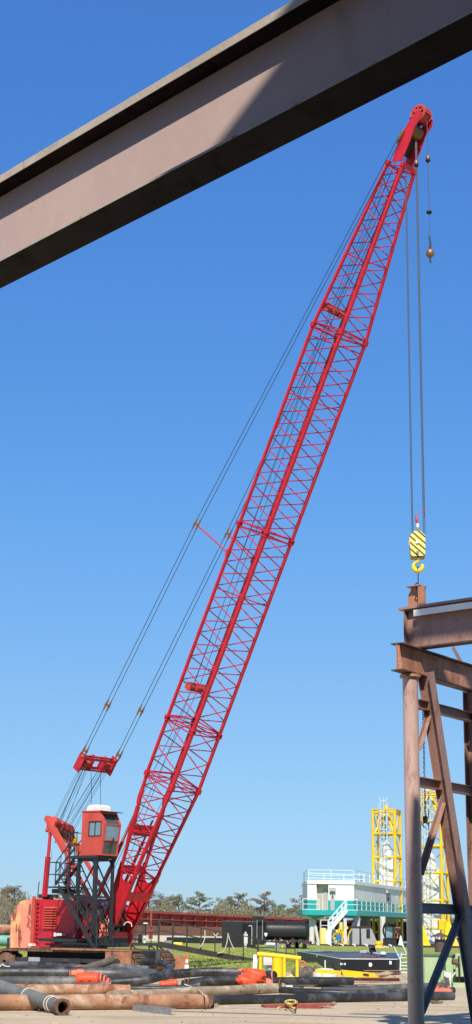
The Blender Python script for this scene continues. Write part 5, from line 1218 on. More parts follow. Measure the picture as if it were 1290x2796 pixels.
# ------------------------------------------------------------------ far rusty hopper barges on the water
def barge(x0, y0t, Y0, x1, y1t, Y1, zb0, name, m, label, ribs):
    a_ = atY(x0, y0t, Y0); c_ = atY(x1, y1t, Y1); bb = thing(name, V((a_.x, a_.y, 0)), label, 'barge', 'hopper barges on the river')
    d = V((c_.x-a_.x, c_.y-a_.y, 0)); n = V((-d.y, d.x, 0)).normalized(); n = n if n.y > 0 else -n
    zt0, zt1 = a_.z, c_.z; p0 = V((a_.x, a_.y, 0)); p1 = V((c_.x, c_.y, 0)); g = n*10
    b = MB(); zm = .52
    b.add([p0+Z*zb0, p1+Z*zb0, p1+Z*zt1*zm, p0+Z*zt0*zm, p0+g+Z*zb0, p1+g+Z*zb0, p1+g+Z*zt1*zm, p0+g+Z*zt0*zm], [(0, 1, 2, 3), (4, 7, 6, 5), (0, 4, 5, 1), (3, 2, 6, 7), (0, 3, 7, 4), (1, 5, 6, 2)])
    b.build('hull', m[0], bb)
    b = MB(); o = n*.5
    b.add([p0+o+Z*zt0*zm, p1+o+Z*zt1*zm, p1+o+Z*zt1, p0+o+Z*zt0, p0+g-o+Z*zt0*zm, p1+g-o+Z*zt1*zm, p1+g-o+Z*zt1, p0+g-o+Z*zt0], [(0, 1, 2, 3), (4, 7, 6, 5), (3, 2, 6, 7), (0, 3, 7, 4), (1, 5, 6, 2)])
    b.build('coaming', m[1], bb)
    b = MB()
    for k in range(ribs+1):
        t = k/ribs; p = p0+(p1-p0)*t; zt = zt0+(zt1-zt0)*t; b.obox(p+n*.18+Z*zt*zm, d.normalized()*.22, n*.33, Z*zt*(1-zm))
    b.bar(p0+n*.25+Z*zt0*.76, p1+n*.25+Z*zt1*.76, .5, .12); b.bar(p0+n*.3+Z*(zt0+.1), p1+n*.3+Z*(zt1+.1), .55, .3)
    b.build('coaming_rib', m[2], bb); return bb
barge(300, 2487, 190, 905, 2516, 262, .35, 'hopper_barge', ('concrete_rust', 'barge_red', 'barge_red'), 'long rusty red hopper barge behind the ramp', 22)
barge(838, 2516, 176, 1310, 2528, 200, .35, 'hopper_barge', ('barge_maroon', 'barge_maroon', 'barge_maroon'), 'dark maroon barge hull behind the house legs', 14)
b = MB(); b.prism([V((atY(380, 2560, 165).x, 165, 0)), V((atY(640, 2560, 165).x, 165, 0)), V((atY(640, 2560, 165).x, 170, 0)), V((atY(380, 2560, 165).x, 170, 0))], Z*(atY(500, 2556, 165).z)); b.build('concrete_wall', 'sand_strip', None, 'low pale concrete wall at the waterside under the rusty barge', 'wall')
b = MB(); xq, xw = atY(455, 2570, 150).x, atY(606, 2570, 150).x; b.prism([V((xq, 150, 0)), V((xw, 150, 0)), V((xw, 154, 0)), V((xq, 154, 0))], Z*.72); b.build('dock_wall', 'barge_black', None, 'low black dock edge between ramp and pale wall', 'wall')
# ------------------------------------------------------------------ left pipe rack
rk = thing('pipe_rack', atY(22, 2600, 80), 'black post rack holding the big pipes at the left edge', 'rack')
px_ = atY(24, 2560, 79.4); b = MB(); b.bar(V((px_.x, 79.4, 0)), V((px_.x, 79.4, px_.z+.0)), .16, .12); b.bar(V((px_.x, 80.7, 0)), V((px_.x, 80.7, px_.z)), .16, .12); b.build('post', 'black_steel', rk)
zz = atY(10, 2583, 80).z
b = MB(); b.bar(V((px_.x-1.2, 79.3, zz-.07)), V((px_.x-1.2, 81, zz-.07)), .14, .14); b.bar(V((px_.x-1.2, 79.3, 0)), V((px_.x-1.2, 79.3, zz-.14)), .14, .14); b.bar(V((px_.x-1.2, 80.9, 0)), V((px_.x-1.2, 80.9, zz-.14)), .14, .14); b.bar(V((px_.x, 79.3, zz-.07)), V((px_.x, 81, zz-.07)), .14, .14); b.build('bearer', 'black_steel', rk)
for (yc_, r, m, lb) in ((2568, .285, 'teal_pipe', 'big pale teal pipe on the rack at the left edge'), (2539, .265, 'rust_pipe', 'big rusty brown pipe lying on top of the teal pipe')):
    p = atY(-80, yc_, 80.2); q = atY(30, yc_, 80.2); b = MB(); b.tube(V((p.x, 80.2, q.z)), q, r, n=24); b.build('large_pipe', m, None, lb, 'pipe', 'big pipes on the rack')
# ------------------------------------------------------------------ elevated deck house (lift boat)
Yh = 150.0
A_ = atY(825, 2487, Yh-1.3); zd = atY(967, 2486, Yh-1.3).z; zr2 = atY(950, 2406, Yh).z
zdb = atY(900, 2499, Yh-1.3).z
h0 = atY(840, 2440, Yh); h1 = atY(967, 2440, Yh); h2 = atz(1100, 2425, zr2); h2 = V((h2.x, h2.y, 0)); hd = (h2-V((h1.x, h1.y, 0))).normalized(); h3 = V((h1.x, h1.y, 0))+hd*46
hn = V((-hd.y, hd.x, 0))
dkh = thing('deck_house', V((h1.x, Yh, 0)), 'raised white and teal deck house with railings and outside stairs', 'deck house')
def flat(P, z): return V((P.x, P.y, z))
back = hn*12
b = MB(); pl = [flat(h0, 0)+V((0, -1.3, 0))+V((-.55, 0, 0)), flat(h1, 0)+V((.2, -1.3, 0)), h3-hn*1.2, h3+back, flat(h1, 0)+V((2, 14, 0)), flat(h0, 0)+V((-.5, 12, 0))]
pl = [V((p_.x, p_.y, zdb)) for p_ in pl]; b.prism(pl, Z*(zd-zdb)); b.build('deck', 'teal', dkh)
zt_ = zd+.95
def wall(b, P, Q, z0, z1, th=.1, out=V((0, -1, 0))): b.obox(flat(P, z0), V((Q.x-P.x, Q.y-P.y, 0)), -out*th, Z*(z1-z0))
rx0, rx1 = atY(865, 2440, Yh).x, atY(897, 2440, Yh).x
b = MB()
wall(b, h0, V((rx0, Yh, 0)), zt_, zr2-.3, .3); wall(b, V((rx1, Yh, 0)), h1, zt_, zr2-.3, .3)
b.obox(V((h0.x, Yh+.3, zt_)), V((.1, 0, 0)), V((0, 10, 0)), Z*(zr2-.3-zt_))
b.obox(flat(h1, zt_)-hn*0+V((0, .01, 0)), hd*46, hn*.1, Z*(zr2-.3-zt_)); b.build('upper_wall', 'white_corrugated', dkh)
b = MB(); wall(b, h0, V((rx0, Yh, 0)), zd, zt_-.005, .3); wall(b, V((rx1, Yh, 0)), h1, zd, zt_-.005, .3); b.obox(flat(h1, zd)+V((0, .01, 0)), hd*46, hn*.1, Z*(zt_-.005-zd)); b.obox(V((h0.x, Yh+.3, zd)), V((.1, 0, 0)), V((0, 10, 0)), Z*(zt_-zd-.005)); b.build('lower_wall', 'teal_corrugated', dkh)
b = MB(); b.obox(V((rx0+.05, Yh+.75, zd)), V((rx1-rx0+.2, 0, 0)), V((0, .1, 0)), Z*(zr2-.3-zd)); b.obox(V((rx0, Yh+.3, zd)), V((.05, 0, 0)), V((0, .45, 0)), Z*(zr2-.3-zd)); b.obox(V((rx1+.06, Yh+.3, zd)), V((.1, 0, 0)), V((0, .45, 0)), Z*(zr2-.3-zd)); b.build('recess_wall', 'cream', dkh)
b = MB(); rp_ = [flat(h0, 0)+V((-.06, -.1, 0)), flat(h1, 0)+V((.1, -.1, 0)), h3-hn*.2, h3+back, flat(h1, 0)+V((2, 14, 0)), flat(h0, 0)+V((-.06, 11, 0))]; rp_ = [V((p_.x, p_.y, zr2-.3)) for p_ in rp_]; b.prism(rp_, Z*.3); b.build('roof_edge', 'white_paint', dkh)
def doorf(x0, x1, y0, y1, P, nrm, dirv, m='door_grey', hood=True, win=True, off=.06):
    a_ = onp(x0, y1, P, nrm); c_ = onp(x1, y0, P, nrm); w_ = (c_-a_).dot(dirv); hh_ = c_.z-zd
    o_ = nrm if nrm.y < 0 else -nrm
    base = V((a_.x, a_.y, zd)); b = MB(); b.obox(base+o_*.01, dirv*w_, o_*off, Z*hh_); dd = b.build('door', m, dkh)
    if win: b = MB(); b.obox(base+dirv*w_*.4+Z*hh_*.62+o_*(off+.012), dirv*w_*.25, o_*.01, Z*.32); b.build('door_window', 'rubber_black', dd)
    if hood: b = MB(); b.obox(base+Z*hh_-dirv*.1, dirv*(w_+.2), o_*.35, Z*.35); b.build('door_hood', 'door_grey', dd)
doorf(903, 914, 2434, 2483, V((0, Yh, 0)), V((0, -1, 0)), V((1, 0, 0)))
doorf(1053, 1064, 2440, 2490, V((h1.x, h1.y, 0)), hn, hd)
doorf(868, 880, 2442, 2483, V((0, Yh+.75, 0)), V((0, -1, 0)), V((1, 0, 0)), 'door_grey', False, False)
b = MB(); b.obox(V((rx1-.45, Yh+.66, zd)), V((.4, 0, 0)), V((0, .06, 0)), Z*2.0); b.obox(V((rx1-1.0, Yh+.66, zd+2.2)), V((.12, 0, 0)), V((0, .06, 0)), Z*.12); b.build('recess_door', 'door_grey', dkh)
def railing(pts, hgt, posts, name='railing', m='pale_rail', r=.045, parent=None):
    b = MB()
    for i in range(len(pts)-1):
        p, q = V(pts[i]), V(pts[i+1])
        for k in (1.0, .52, .04): b.bar(p+Z*hgt*k, q+Z*hgt*k, r*1.3, r*1.3)
        n_ = max(1, round((q-p).length/posts))
        for k in range(1 if i else 0, n_+1): c = p+(q-p)*k/n_; b.bar(c, c+Z*hgt, r*1.4, r*1.4)
    return b.build(name, m, parent or dkh)
top_ = [flat(h0, zr2)+V((.1, 9, 0)), flat(h0, zr2)+V((.1, 0.1, 0)), flat(h1, zr2)+V((0, .1, 0)), flat(h3, zr2)]
railing(top_, 1.05, 2.4); railing([flat(h0, zr2)+V((.1, 9, 0)), flat(h1, zr2)+V((2, 12, 0)), flat(h3, zr2)+back*.9], 1.05, 2.4)
e_ = V((0, -1.2, 0)); xs = atY(942, 2480, Yh-1.2).x; xs0 = atY(912, 2480, Yh-1.2).x
railing([flat(h0, zd)+V((-.5, 3, 0)), flat(h0, zd)+V((-.5, -1.2, 0)), V((atY(872, 2480, Yh-1.2).x, Yh-1.2, zd))], 1.05, 1.9)
railing([V((xs, Yh-1.2, zd)), flat(h1, zd)+V((.2, -1.2, 0)), V((h3.x, h3.y, zd))-hn*1.1], 1.05, 2.0)
b = MB(); b.prism([V((h0.x-.4, Yh-1.2, zdb)), V((rx1, Yh-1.2, zdb)), V((rx1-1.2, Yh-.4, zdb-.38)), V((h0.x+.8, Yh-.4, zdb-.38))], V((0, 1.0, 0))); b.build('deck_bracket', 'teal', dkh)
# legs
for (x, yb, yt, r, dY) in ((852, 2577, 2500, .28, 0), (975, 2580, 2500, .33, 0), (1046, 2583, 2505, .30, 6), (930, 2575, 2500, .3, 12), (1000, 2575, 2500, .5, 12)):
    t = atY(x, 2540, Yh+dY); b = MB(); b.tube(V((t.x, t.y, 0)), V((t.x, t.y, zdb)), r, n=14); b.build('leg', 'off_white' if dY < 10 else 'grey_paint', dkh)
for (xa_, xb_) in ((858, 872), (968, 944)):
    p = atY(xa_, 2518 if xa_ > 900 else 2510, Yh-.2); q = atY(xb_, 2578, Yh-.2); b = MB(); b.tube(p, V((q.x, q.y, .1)), .16, n=10); b.build('leg_brace', 'off_white', dkh)
# outside stairs
s_t = atY(945, 2486, Yh-2.4); s_b = atY(896, 2543, Yh-2.4); s_t.z = zd
def hstair(a_, c_, wd, n_, m='white_paint'):
    b = MB(); wv = V((0, -wd, 0))
    for o in (V((0, 0, 0)), wv): b.bar(a_+o, c_+o, .09, .34, up=Z)
    o1 = b.build('stair', m, dkh); b = MB()
    for k in range(n_): p = a_+(c_-a_)*((k+.5)/n_); b.obox(p-V((.16, 0, .02)), V((.34, 0, 0)), wv, Z*.05)
    b.build('tread', 'off_white', o1); b = MB()
    for o in (V((0, 0, 0)), wv):
        for hh_ in (.5, 1.0): b.bar(a_+o+Z*hh_, c_+o+Z*hh_, .07, .07)
        for k in range(5): p = a_+(c_-a_)*(k/4)+o; b.bar(p, p+Z*.97, .06, .06)
    b.build('stair_rail', 'pale_rail', o1)
hstair(s_t, s_b, 1.0, 14)
lx0, lx1 = atY(875, 2540, Yh-2.4).x, s_b.x; zl_ = s_b.z
b = MB(); b.obox(V((lx0, Yh-3.4, zl_-.12)), V((lx1-lx0+.3, 0, 0)), V((0, 1.1, 0)), Z*.12); b.build('stair_landing', 'white_paint', dkh)
railing([V((lx1, Yh-2.35, zl_)), V((lx0, Yh-2.35, zl_)), V((lx0, Yh-3.35, zl_)), V((lx1, Yh-3.35, zl_))], 1.05, .9)
for xx in (lx1-.1, lx1+1.6): b = MB(); b.box(V((xx, Yh-3.2, (zl_ if xx < lx1 else zl_+1.4)/2)), .3, .3, zl_ if xx < lx1 else zl_+1.0); b.build('stair_post', 'off_white', dkh)
hstair(V((lx1+.2, Yh-1.3, zl_)), V((atY(925, 2578, Yh-1.3).x, Yh-1.3, .1)), .8, 9, 'pale_rail')
# ---- things under / around the deck house
hull = thing('work_pontoon', V((h1.x, 142, 0)), 'low dark pontoon with white bollards in front of the deck house', 'pontoon')
b = MB(); x0_, x1_ = atY(838, 2580, 141).x, atY(1330, 2580, 141).x; b.obox(V((x0_, 141, -.02)), V((x1_-x0_, 0, 0)), V((0, 24, 0)), Z*.22); b.obox(V((x0_, 140.7, .10)), V((x1_-x0_, 0, 0)), V((0, .3, 0)), Z*.32); b.build('hull', 'dark_steel', hull)
for k in range(9): x = atY(838+33*k, 2580, 140.4).x; b = MB(); b.box(V((x, 140.55, .2)), .14, .25, .45); b.bar(V((x, 140.5, .4)), V((x-.25, 140.5, .45)), .12, .12); b.build('bollard', 'off_white', hull)
b = MB(); p = atY(883, 2560, 144); zq = .2; b.lathe([(.34, 0), (.34, 1.45), (.28, 1.6), (.1, 1.65)], V((p.x, 144, zq)), Z, 18); b.build('storage_drum', 'pale_yellow', None, 'tall pale yellow drum under the stair landing', 'drum', 'drums under the stairs')
b = MB(); p = atY(897, 2560, 143.5); b.lathe([(.30, 0), (.30, 1.35), (.1, 1.4)], V((p.x, 143.5, zq)), Z, 18); b.build('storage_drum', 'white_paint', None, 'white drum beside the pale yellow drum', 'drum', 'drums under the stairs')
b = MB(); p = atY(925, 2560, 143); b.box(V((p.x, 143, p.z)), .55, .5, .5); b.build('blue_bin', 'blue_drum', None, 'small blue bin under the outside stairs', 'bin')
mh = thing('yellow_machinery', V((atY(934, 2575, 144).x, 144, .2)), 'cluttered yellow and cream pump set under the stairs', 'machinery'); rn = random.Random(31)
b = MB(); p = atY(932, 2560, 144)
for k in range(12): b.box(V((p.x+rn.uniform(-.55, .55), 144+rn.uniform(-.3, .3), .3+rn.uniform(0, 1.6))), rn.uniform(.1, .4), .3, rn.uniform(.1, .5))
b.tube(V((p.x, 144, .2)), V((p.x, 144, 2.4)), .18, n=10); b.build('pump_body', 'pale_yellow', mh)
b = MB()
for k in range(6): q_ = V((p.x+rn.uniform(-.6, .6), 143.6, .4)); b.ptube(spline([q_, q_+V((rn.uniform(-.4, .4), 0, .7)), q_+V((rn.uniform(-.5, .5), 0, 1.4))], 5), .05, 6)
b.build('pipework', 'yellow', mh)
wc = thing('wheelhouse', V((atY(995, 2580, 146).x, 146, .2)), 'grey wheelhouse cabin with one slanted side under the deck', 'cabin')
def WP(x, y, d=0): return atY(x, y, 146+d)
b = MB(); b.prism([WP(963, 2581), WP(963, 2531), WP(1013, 2531), WP(1034, 2581)], V((0, 3, 0))); b.build('body', 'grey_paint', wc)
b = MB(); b.prism([WP(1001, 2562, -.03), WP(1001, 2537, -.03), WP(1011, 2537, -.03), WP(1011, 2562, -.03)], V((0, .03, 0))); b.build('window', 'rubber_black', wc)
b = MB(); b.prism([WP(961, 2532, -.1), WP(963, 2529, -.1), WP(1014, 2529, -.1), WP(1015, 2533, -.1)], V((0, 3.2, 0))); b.build('roof', 'barge_maroon', wc); b = MB(); b.prism([WP(982, 2580, -.02), WP(982, 2533, -.02), WP(986, 2533, -.02), WP(988, 2580, -.02)], V((0, .02, 0))); b.build('door_gap', 'black_paint', wc)
ex = thing('excavator_cab', V((atY(1070, 2585, 144).x, 144, .2)), 'black machine with green tinted glass cab beneath the deck', 'machine')
def EP(x, y, d=0): return atY(x, y, 144+d)
b = MB(); b.prism([EP(1052, 2584), EP(1052, 2562), EP(1094, 2562), EP(1097, 2584)], V((0, 2, 0))); b.build('body', 'black_paint', ex)
b = MB()
for x in (1053, 1074, 1096): b.bar(EP(x, 2562), EP(x, 2528), .1, .1); b.bar(EP(x, 2562, 1.5), EP(x, 2528, 1.5), .1, .1)
b.bar(EP(1052, 2528), EP(1098, 2529), .14, .14); b.bar(EP(1052, 2528, 1.5), EP(1098, 2529, 1.5), .14, .14); b.build('frame', 'black_paint', ex)
b = MB(); b.prism([EP(1055, 2560, .3), EP(1055, 2531, .3), EP(1073, 2531, .3), EP(1073, 2560, .3)], V((0, .05, 0))); b.build('glass', 'cab_glass', ex); b = MB(); b.prism([EP(1055, 2560, 1.2), EP(1055, 2531, 1.2), EP(1073, 2531, 1.2), EP(1073, 2560, 1.2)], V((0, .05, 0))); b.build('glass', 'cab_glass', ex)
b = MB(); b.ptube(spline([EP(1052, 2560, -.2), EP(1047, 2540, -.2), EP(1053, 2522, -.2), EP(1062, 2518, -.2), EP(1072, 2526, -.2)], 5), .10, 6); b.ptube(spline([EP(1080, 2555, -.2), EP(1092, 2538, -.2), EP(1090, 2560, -.2)], 5), .1, 6); b.ball(EP(1071, 2522, -.1), .3, 10, (1.4, 1, .7)); b.build('hose_loop', 'rubber_black', ex)
b = MB(); b.box(EP(1088, 2550, .5), .5, .4, 1.2); b.box(EP(1090, 2566, .2), .5, .4, .8); b.build('tool_box', 'float_faded', ex)
b = MB(); p = EP(1095, 2576, -.5); b.lathe([(.35, -.5), (.18, .2), (.05, .7)], p, Z, 12); b.build('white_cover', 'white_paint', None, 'white cone shaped cover beside the black machine', 'cover')
# ------------------------------------------------------------------ yellow spud towers
def tower(cx, cy, Yc, wpx, ytop, levels, label, turn):
    c = atY(cx, 2500, Yc); ztop = atY(cx, ytop, Yc).z; hw = wpx/2*Yc/4156/1.38
    r_ = thing('spud_tower', V((c.x, Yc, 0)), label, 'lattice tower', 'yellow lattice towers')
    a0 = R_(turn); cs = [V((c.x, Yc, 0))+V((math.cos(a0+k*math.pi/2), math.sin(a0+k*math.pi/2), 0))*hw*1.42 for k in range(4)]
    z0 = levels[-1]
    for p in cs: b = MB(); b.tube(p+Z*.2, p+Z*ztop, .17, n=10); b.build('corner_post', 'yellow', r_)
    for z in levels+[ztop-.2]:
        b = MB()
        for k in range(4): b.tube(cs[k]+Z*z, cs[(k+1) % 4]+Z*z, .13, n=8)
        b.build('ring_beam', 'yellow', r_)
    b = MB(); lv_ = sorted(levels+[ztop])
    for i in range(len(lv_)-1):
        for k in range(4):
            p, q = cs[k], cs[(k+1) % 4]
            if i % 2: p, q = q, p
            if k % 2: p, q = q, p
            b.tube(p+Z*lv_[i+1], q+Z*lv_[i], .06, n=6)
    b.build('bracing', 'yellow', r_)
    b = MB()
    for k in range(4): b.bar(cs[k]+Z*(ztop+.1), cs[(k+1) % 4]+Z*(ztop+.1), .35, .10)
    b.tube((cs[0]+cs[2])/2+Z*(ztop+.1), (cs[0]+cs[2])/2+Z*(ztop+.7), .35, n=12); 
    for k in range(4): b.tube((cs[0]+cs[2])/2+Z*(ztop+.1), cs[k]+Z*(ztop-3), .13, n=6)
    b.build('crown', 'brown_vent' if 0 else 'yellow', r_)
    m = (cs[0]+cs[2])/2; zw = atY(cx, 2375 if Yc < 172 else 2338, Yc).z
    b = MB(); 
    for o in (-.7, .7): b.tube(m+V((o, 0, .2)), m+V((o, 0, zw)), .26, n=14)
    b.box(m+Z*(zw*.5), 1.3, .3, zw*.9); b.lathe([(.6, 0), (.6, .6), (.35, 1.1), (.3, 1.6), (.05, 1.9)], m+Z*zw, Z, 14); b.build('spud', 'white_paint', r_)
    b = MB(); 
    for o in (-.15, .15): b.tube(m+V((o, 0, zw)), m+V((o, 0, ztop)), .05, n=5)
    b.build('spud_cable', 'wire_rope', r_)
    # caged ladder on the left
    lx = cs[2] if turn > 0 else cs[2]
    left = min(cs, key=lambda p: p.x); front = min(cs, key=lambda p: p.y); p = left+(front-left)*.45+V((0, -.9, 0))
    b = MB()
    for k in range(5): t = math.pi*k/4; b.tube(p+V((math.cos(t)*.48, -math.sin(t)*.48, 1)), p+V((math.cos(t)*.48, -math.sin(t)*.48, ztop+1.4)), .028, n=5, cap=False)
    z = 1.5
    while z < ztop+1.4: b.torus(p+Z*z, Z, .48, .03, 14, 5); z += 1.6
    z = 1.0
    while z < ztop+1: b.bar(p+V((-.25, 0, z)), p+V((.25, 0, z)), .03, .03); z += .6
    b.build('caged_ladder', 'pale_rail', r_)
    return r_
zl = lambda y, Y: atY(1060, y, Y).z
tower(1059, 0, 172, 86, 2215, [zl(2278, 172), zl(2342, 172), zl(2407, 172), zl(2475, 172), zl(2545, 172)], 'yellow lattice tower behind the deck house roof', 205)
zl = lambda y, Y: atY(1190, y, Y).z
tower(1180, 0, 158, 104, 2168, [zl(2243, 158), zl(2312, 158), zl(2385, 158), zl(2459, 158), zl(2535, 158)], 'yellow lattice tower seen through the steel frame', 205)
for (x, y, lb_) in ((1150, 2580, 'yellow triangular footing just right of the steel column'), (1228, 2580, 'yellow triangular footing behind the slanting blue brace')):
    b = MB(); p = atY(x, y, 150); b.prism([V((p.x-.6, 150, .2)), V((p.x+1.0, 150, .2)), V((p.x+.1, 150, 2.6)), V((p.x-.3, 150, 2.6))], V((0, .5, 0)))
    b.build('tower_footing', 'yellow_bright', None, lb_, 'footing', 'yellow tower footings')
b = MB(); p = atY(1208, 2525, 152); b.box(V((p.x, 152, p.z)), .8, .8, 1.0); b.build('winch_housing', 'yellow', None, 'yellow winch box low inside the yellow tower', 'winch', bevel=.05)
rl = thing('dock_railing', V((atY(1255, 2590, 145).x, 145, .2)), 'pale dock railing to the right of the towers', 'railing')
railing([V((atY(1246, 2590, 145).x, 145, .2)), V((atY(1320, 2590, 145).x, 145, .2))], 1.9, .9, 'rail_frame', 'cream', .05, rl)
# ------------------------------------------------------------------ green machine house and vent
zg_ = 1.05
g0 = atz(1150, 2607, zg_); g1 = atz(1252, 2606, zg_); gback = g0.y+2.4
gm_ = thing('green_machine_house', V((g1.x-1, g0.y, 0)), 'pale green steel machine house with louvres beside the column', 'machine house')
b = MB(); b.obox(V((g0.x, g0.y, 0)), V((g1.x-g0.x, 0, 0)), V((0, gback-g0.y, 0)), Z*(zg_-.03)); b.build('body', 'green_paint', gm_)
b = MB(); b.obox(V((g0.x-.05, g0.y-.05, zg_-.03)), V((g1.x-g0.x+.1, 0, 0)), V((0, gback-g0.y+.1, 0)), Z*.03); b.build('roof', 'green_roof', gm_)
b = MB(); y_ = g0.y-.02
for k in range(9): z = .55+k*.05; b.obox(V((atY(1206, 2640, y_).x, y_-.015, z)), V((.16, 0, 0)), V((0, .02, 0)), Z*.02)
b.build('louvre', 'green_roof', gm_)
for x in (1158, 1203, 1238): b = MB(); b.obox(V((atY(x, 2640, y_).x, y_-.0, .08)), V((.015, 0, 0)), V((0, .018, 0)), Z*.86); b.build('door_seam', 'green_roof', gm_)
b = MB(); b.obox(V((g1.x, g0.y-.2, 0)), V((.5, 0, 0)), V((0, .9, 0)), Z*.16); b.obox(V((atY(1236, 2690, g0.y-.6).x, g0.y-.7, 0)), V((.5, 0, 0)), V((0, .5, 0)), Z*.12); b.build('step', 'green_paint', gm_)
vt = thing('exhaust_vent', atz(1203, 2600, zg_), 'brown round vent pipe with a conical cap on the green roof', 'vent')
vc = atz(1203, 2600, zg_); b = MB(); b.tube(vc, vc+Z*.50, .225, n=24); b.build('pipe', 'brown_vent', vt)
b = MB(); b.lathe([(.41, .60), (.40, .62), (.05, .76), (.01, .77)], vc, Z, 24); b.lathe([(.41, .60), (.01, .62)], vc, Z, 24); b.build('cap', 'brown_vent', vt)
b = MB()
for a__ in range(6): t = a__*math.pi/3; b.bar(vc+V((math.cos(t)*.19, math.sin(t)*.19, .48)), vc+V((math.cos(t)*.19, math.sin(t)*.19, .65)), .03, .02)
b.build('cap_strut', 'brown_vent', vt)
# pump set on the right
Yp = g0.y-1.2
pm = thing('green_pump_set', V((atY(1275, 2690, Yp).x, Yp, 0)), 'green pump set with upright pipes and black engine at the right edge', 'pump')
def PP(x, y, d=0): return atY(x, y, Yp+d)
b = MB()
for x, r, m_ in ((1247, .05, 0), (1262, .09, 0), (1272, .05, 0), (1283, .12, 0)): t = PP(x, 2606); b.tube(V((t.x, Yp, .35)), V((t.x, Yp, t.z)), r, n=12)
b.bar(PP(1244, 2607), PP(1300, 2607), .08, .10); b.tube(PP(1262, 2616), PP(1290, 2616), .05, n=8); b.build('upright_pipe', 'green_paint', pm)
b = MB(); t = PP(1270, 2670, .5); b.box(V((t.x+.2, Yp+.5, .33)), 1.1, .8, .5); b.box(V((t.x, Yp+.3, .62)), .5, .4, .25); b.build('engine', 'rubber_black', pm)
b = MB(); b.box(V((t.x+.2, Yp+.3, .07)), 1.5, 1.3, .14); b.build('skid', 'green_paint', pm)
b = MB(); b.ptube(spline([PP(1237, 2618, .3), PP(1240, 2610, .3), PP(1250, 2612, .3), PP(1252, 2640, .3), PP(1251, 2665, .3)], 6), .045, 8); b.build('hose', 'rubber_black', pm)
b = MB(); b.lathe([(.10, 0), (.07, .1), (.05, .22)], PP(1236, 2626, -.1), V((.9, 0, -.3)), 12); b.box(PP(1242, 2624, -.1), .2, .16, .12); b.build('rusty_elbow', 'track_rust', pm)
b = MB(); t = PP(1222, 2690, -.3); b.box(V((t.x, Yp-.3, .25)), .24, .2, .5); b.bar(V((t.x, Yp-.3, .2)), V((t.x+.3, Yp-.3, .5)), .05, .05); b.build('filter_box', 'off_white', pm)
b = MB()
for k in range(7): q_ = G(1210+3*k, 2700-1.2*k, .05)+V((0, 0, 0)); b.bar(q_, q_+V((.12*math.sin(k), .1, .28+.05*(k % 2))), .05, .04)
b.build('scrap_straps', 'worn_hose', None, 'bundle of brown straps hanging on the pump corner', 'straps')
b = MB(); q_ = G(1215, 2700, .1); b.ptube(spline([G(1180, 2696, .12), G(1200, 2693, .1), G(1214, 2695, .1)], 5), .09, 10); b.build('hose_stub', 'hdpe_dusty', None, 'dark hose end tied up beside the pump corner', 'hose')
# ------------------------------------------------------------------ trees
def leafcloud(b, c, rx, ry, rz, n, sz, rnd, flat_=1.0):
    for _ in range(n):
        while True:
            u = V((rnd.uniform(-1, 1), rnd.uniform(-1, 1), rnd.uniform(-1, 1)))
            if u.length < 1: break
        p = V((c.x+u.x*rx, c.y+u.y*ry, c.z+u.z*rz)); s = sz*rnd.uniform(.5, 1.3)
        a_ = V((rnd.uniform(-1, 1), rnd.uniform(-1, 1), rnd.uniform(-.6, .6))).normalized(); d_ = a_.cross(V((rnd.uniform(-1, 1), rnd.uniform(-1, 1), rnd.uniform(-1, 1)))).normalized()
        b.add([p-a_*s, p+d_*s*.45, p+a_*s, p-d_*s*.45], [(0, 1, 2, 3)], False)
def tree(h, seed, kind, label):
    rnd = random.Random(seed); r_ = thing('cypress_tree' if kind == 0 else 'bushy_tree', (0, 0, 0), label, 'tree', 'trees beyond the river')
    t = MB(); f = MB(); lean = rnd.uniform(-.06, .06)
    tp = [V((lean*h*k*k*.0+lean*h*k, 0, h*.82*k)) for k in [i/6 for i in range(7)]]; t.ptube(tp, [h*.030*(1-.8*i/6)+.03 for i in range(7)], 7)
    nl = 12 if kind == 0 else 14
    for k in range(nl):
        u = (.42 if kind == 0 else .2)+(.58 if kind == 0 else .75)*k/nl; b0 = V((lean*h*u, 0, h*.82*u)); a_ = k*2.4+rnd.uniform(-.5, .5)
        ln = h*(.34-.16*abs(u-.62)*2)*rnd.uniform(.6, 1.15)*(1.0 if kind == 0 else .95); rise = h*rnd.uniform(.04, .18)
        e_ = b0+V((math.cos(a_)*ln, math.sin(a_)*ln, rise)); m_ = (b0+e_)/2+Z*h*.03
        t.ptube([b0, m_, e_], [h*.010, h*.006, h*.002+.012], 5)
        for q in range(5):
            v = .45+.6*q/4; c = b0+(e_-b0)*v+V((rnd.uniform(-1, 1), rnd.uniform(-1, 1), rnd.uniform(-.2, .6)))*h*.05
            leafcloud(f, c, h*.085*(1 if kind == 0 else 1.2), h*.085, h*(.030 if kind == 0 else .065), 46 if kind == 0 else 70, h*.017, rnd)
            t.tube(b0+(e_-b0)*min(v, 1), c, h*.0025+.008, h*.001+.006, 4, False)
        if kind == 0 and k > nl*.55:
            leafcloud(f, V((lean*h, 0, h*.86))+V((rnd.uniform(-1, 1)*h*.12, rnd.uniform(-1, 1)*h*.1, rnd.uniform(-.05, .09)*h)), h*.08, h*.08, h*.03, 50, h*.017, rnd)
    return r_, t, f
Yt2 = 372.0
protos = []
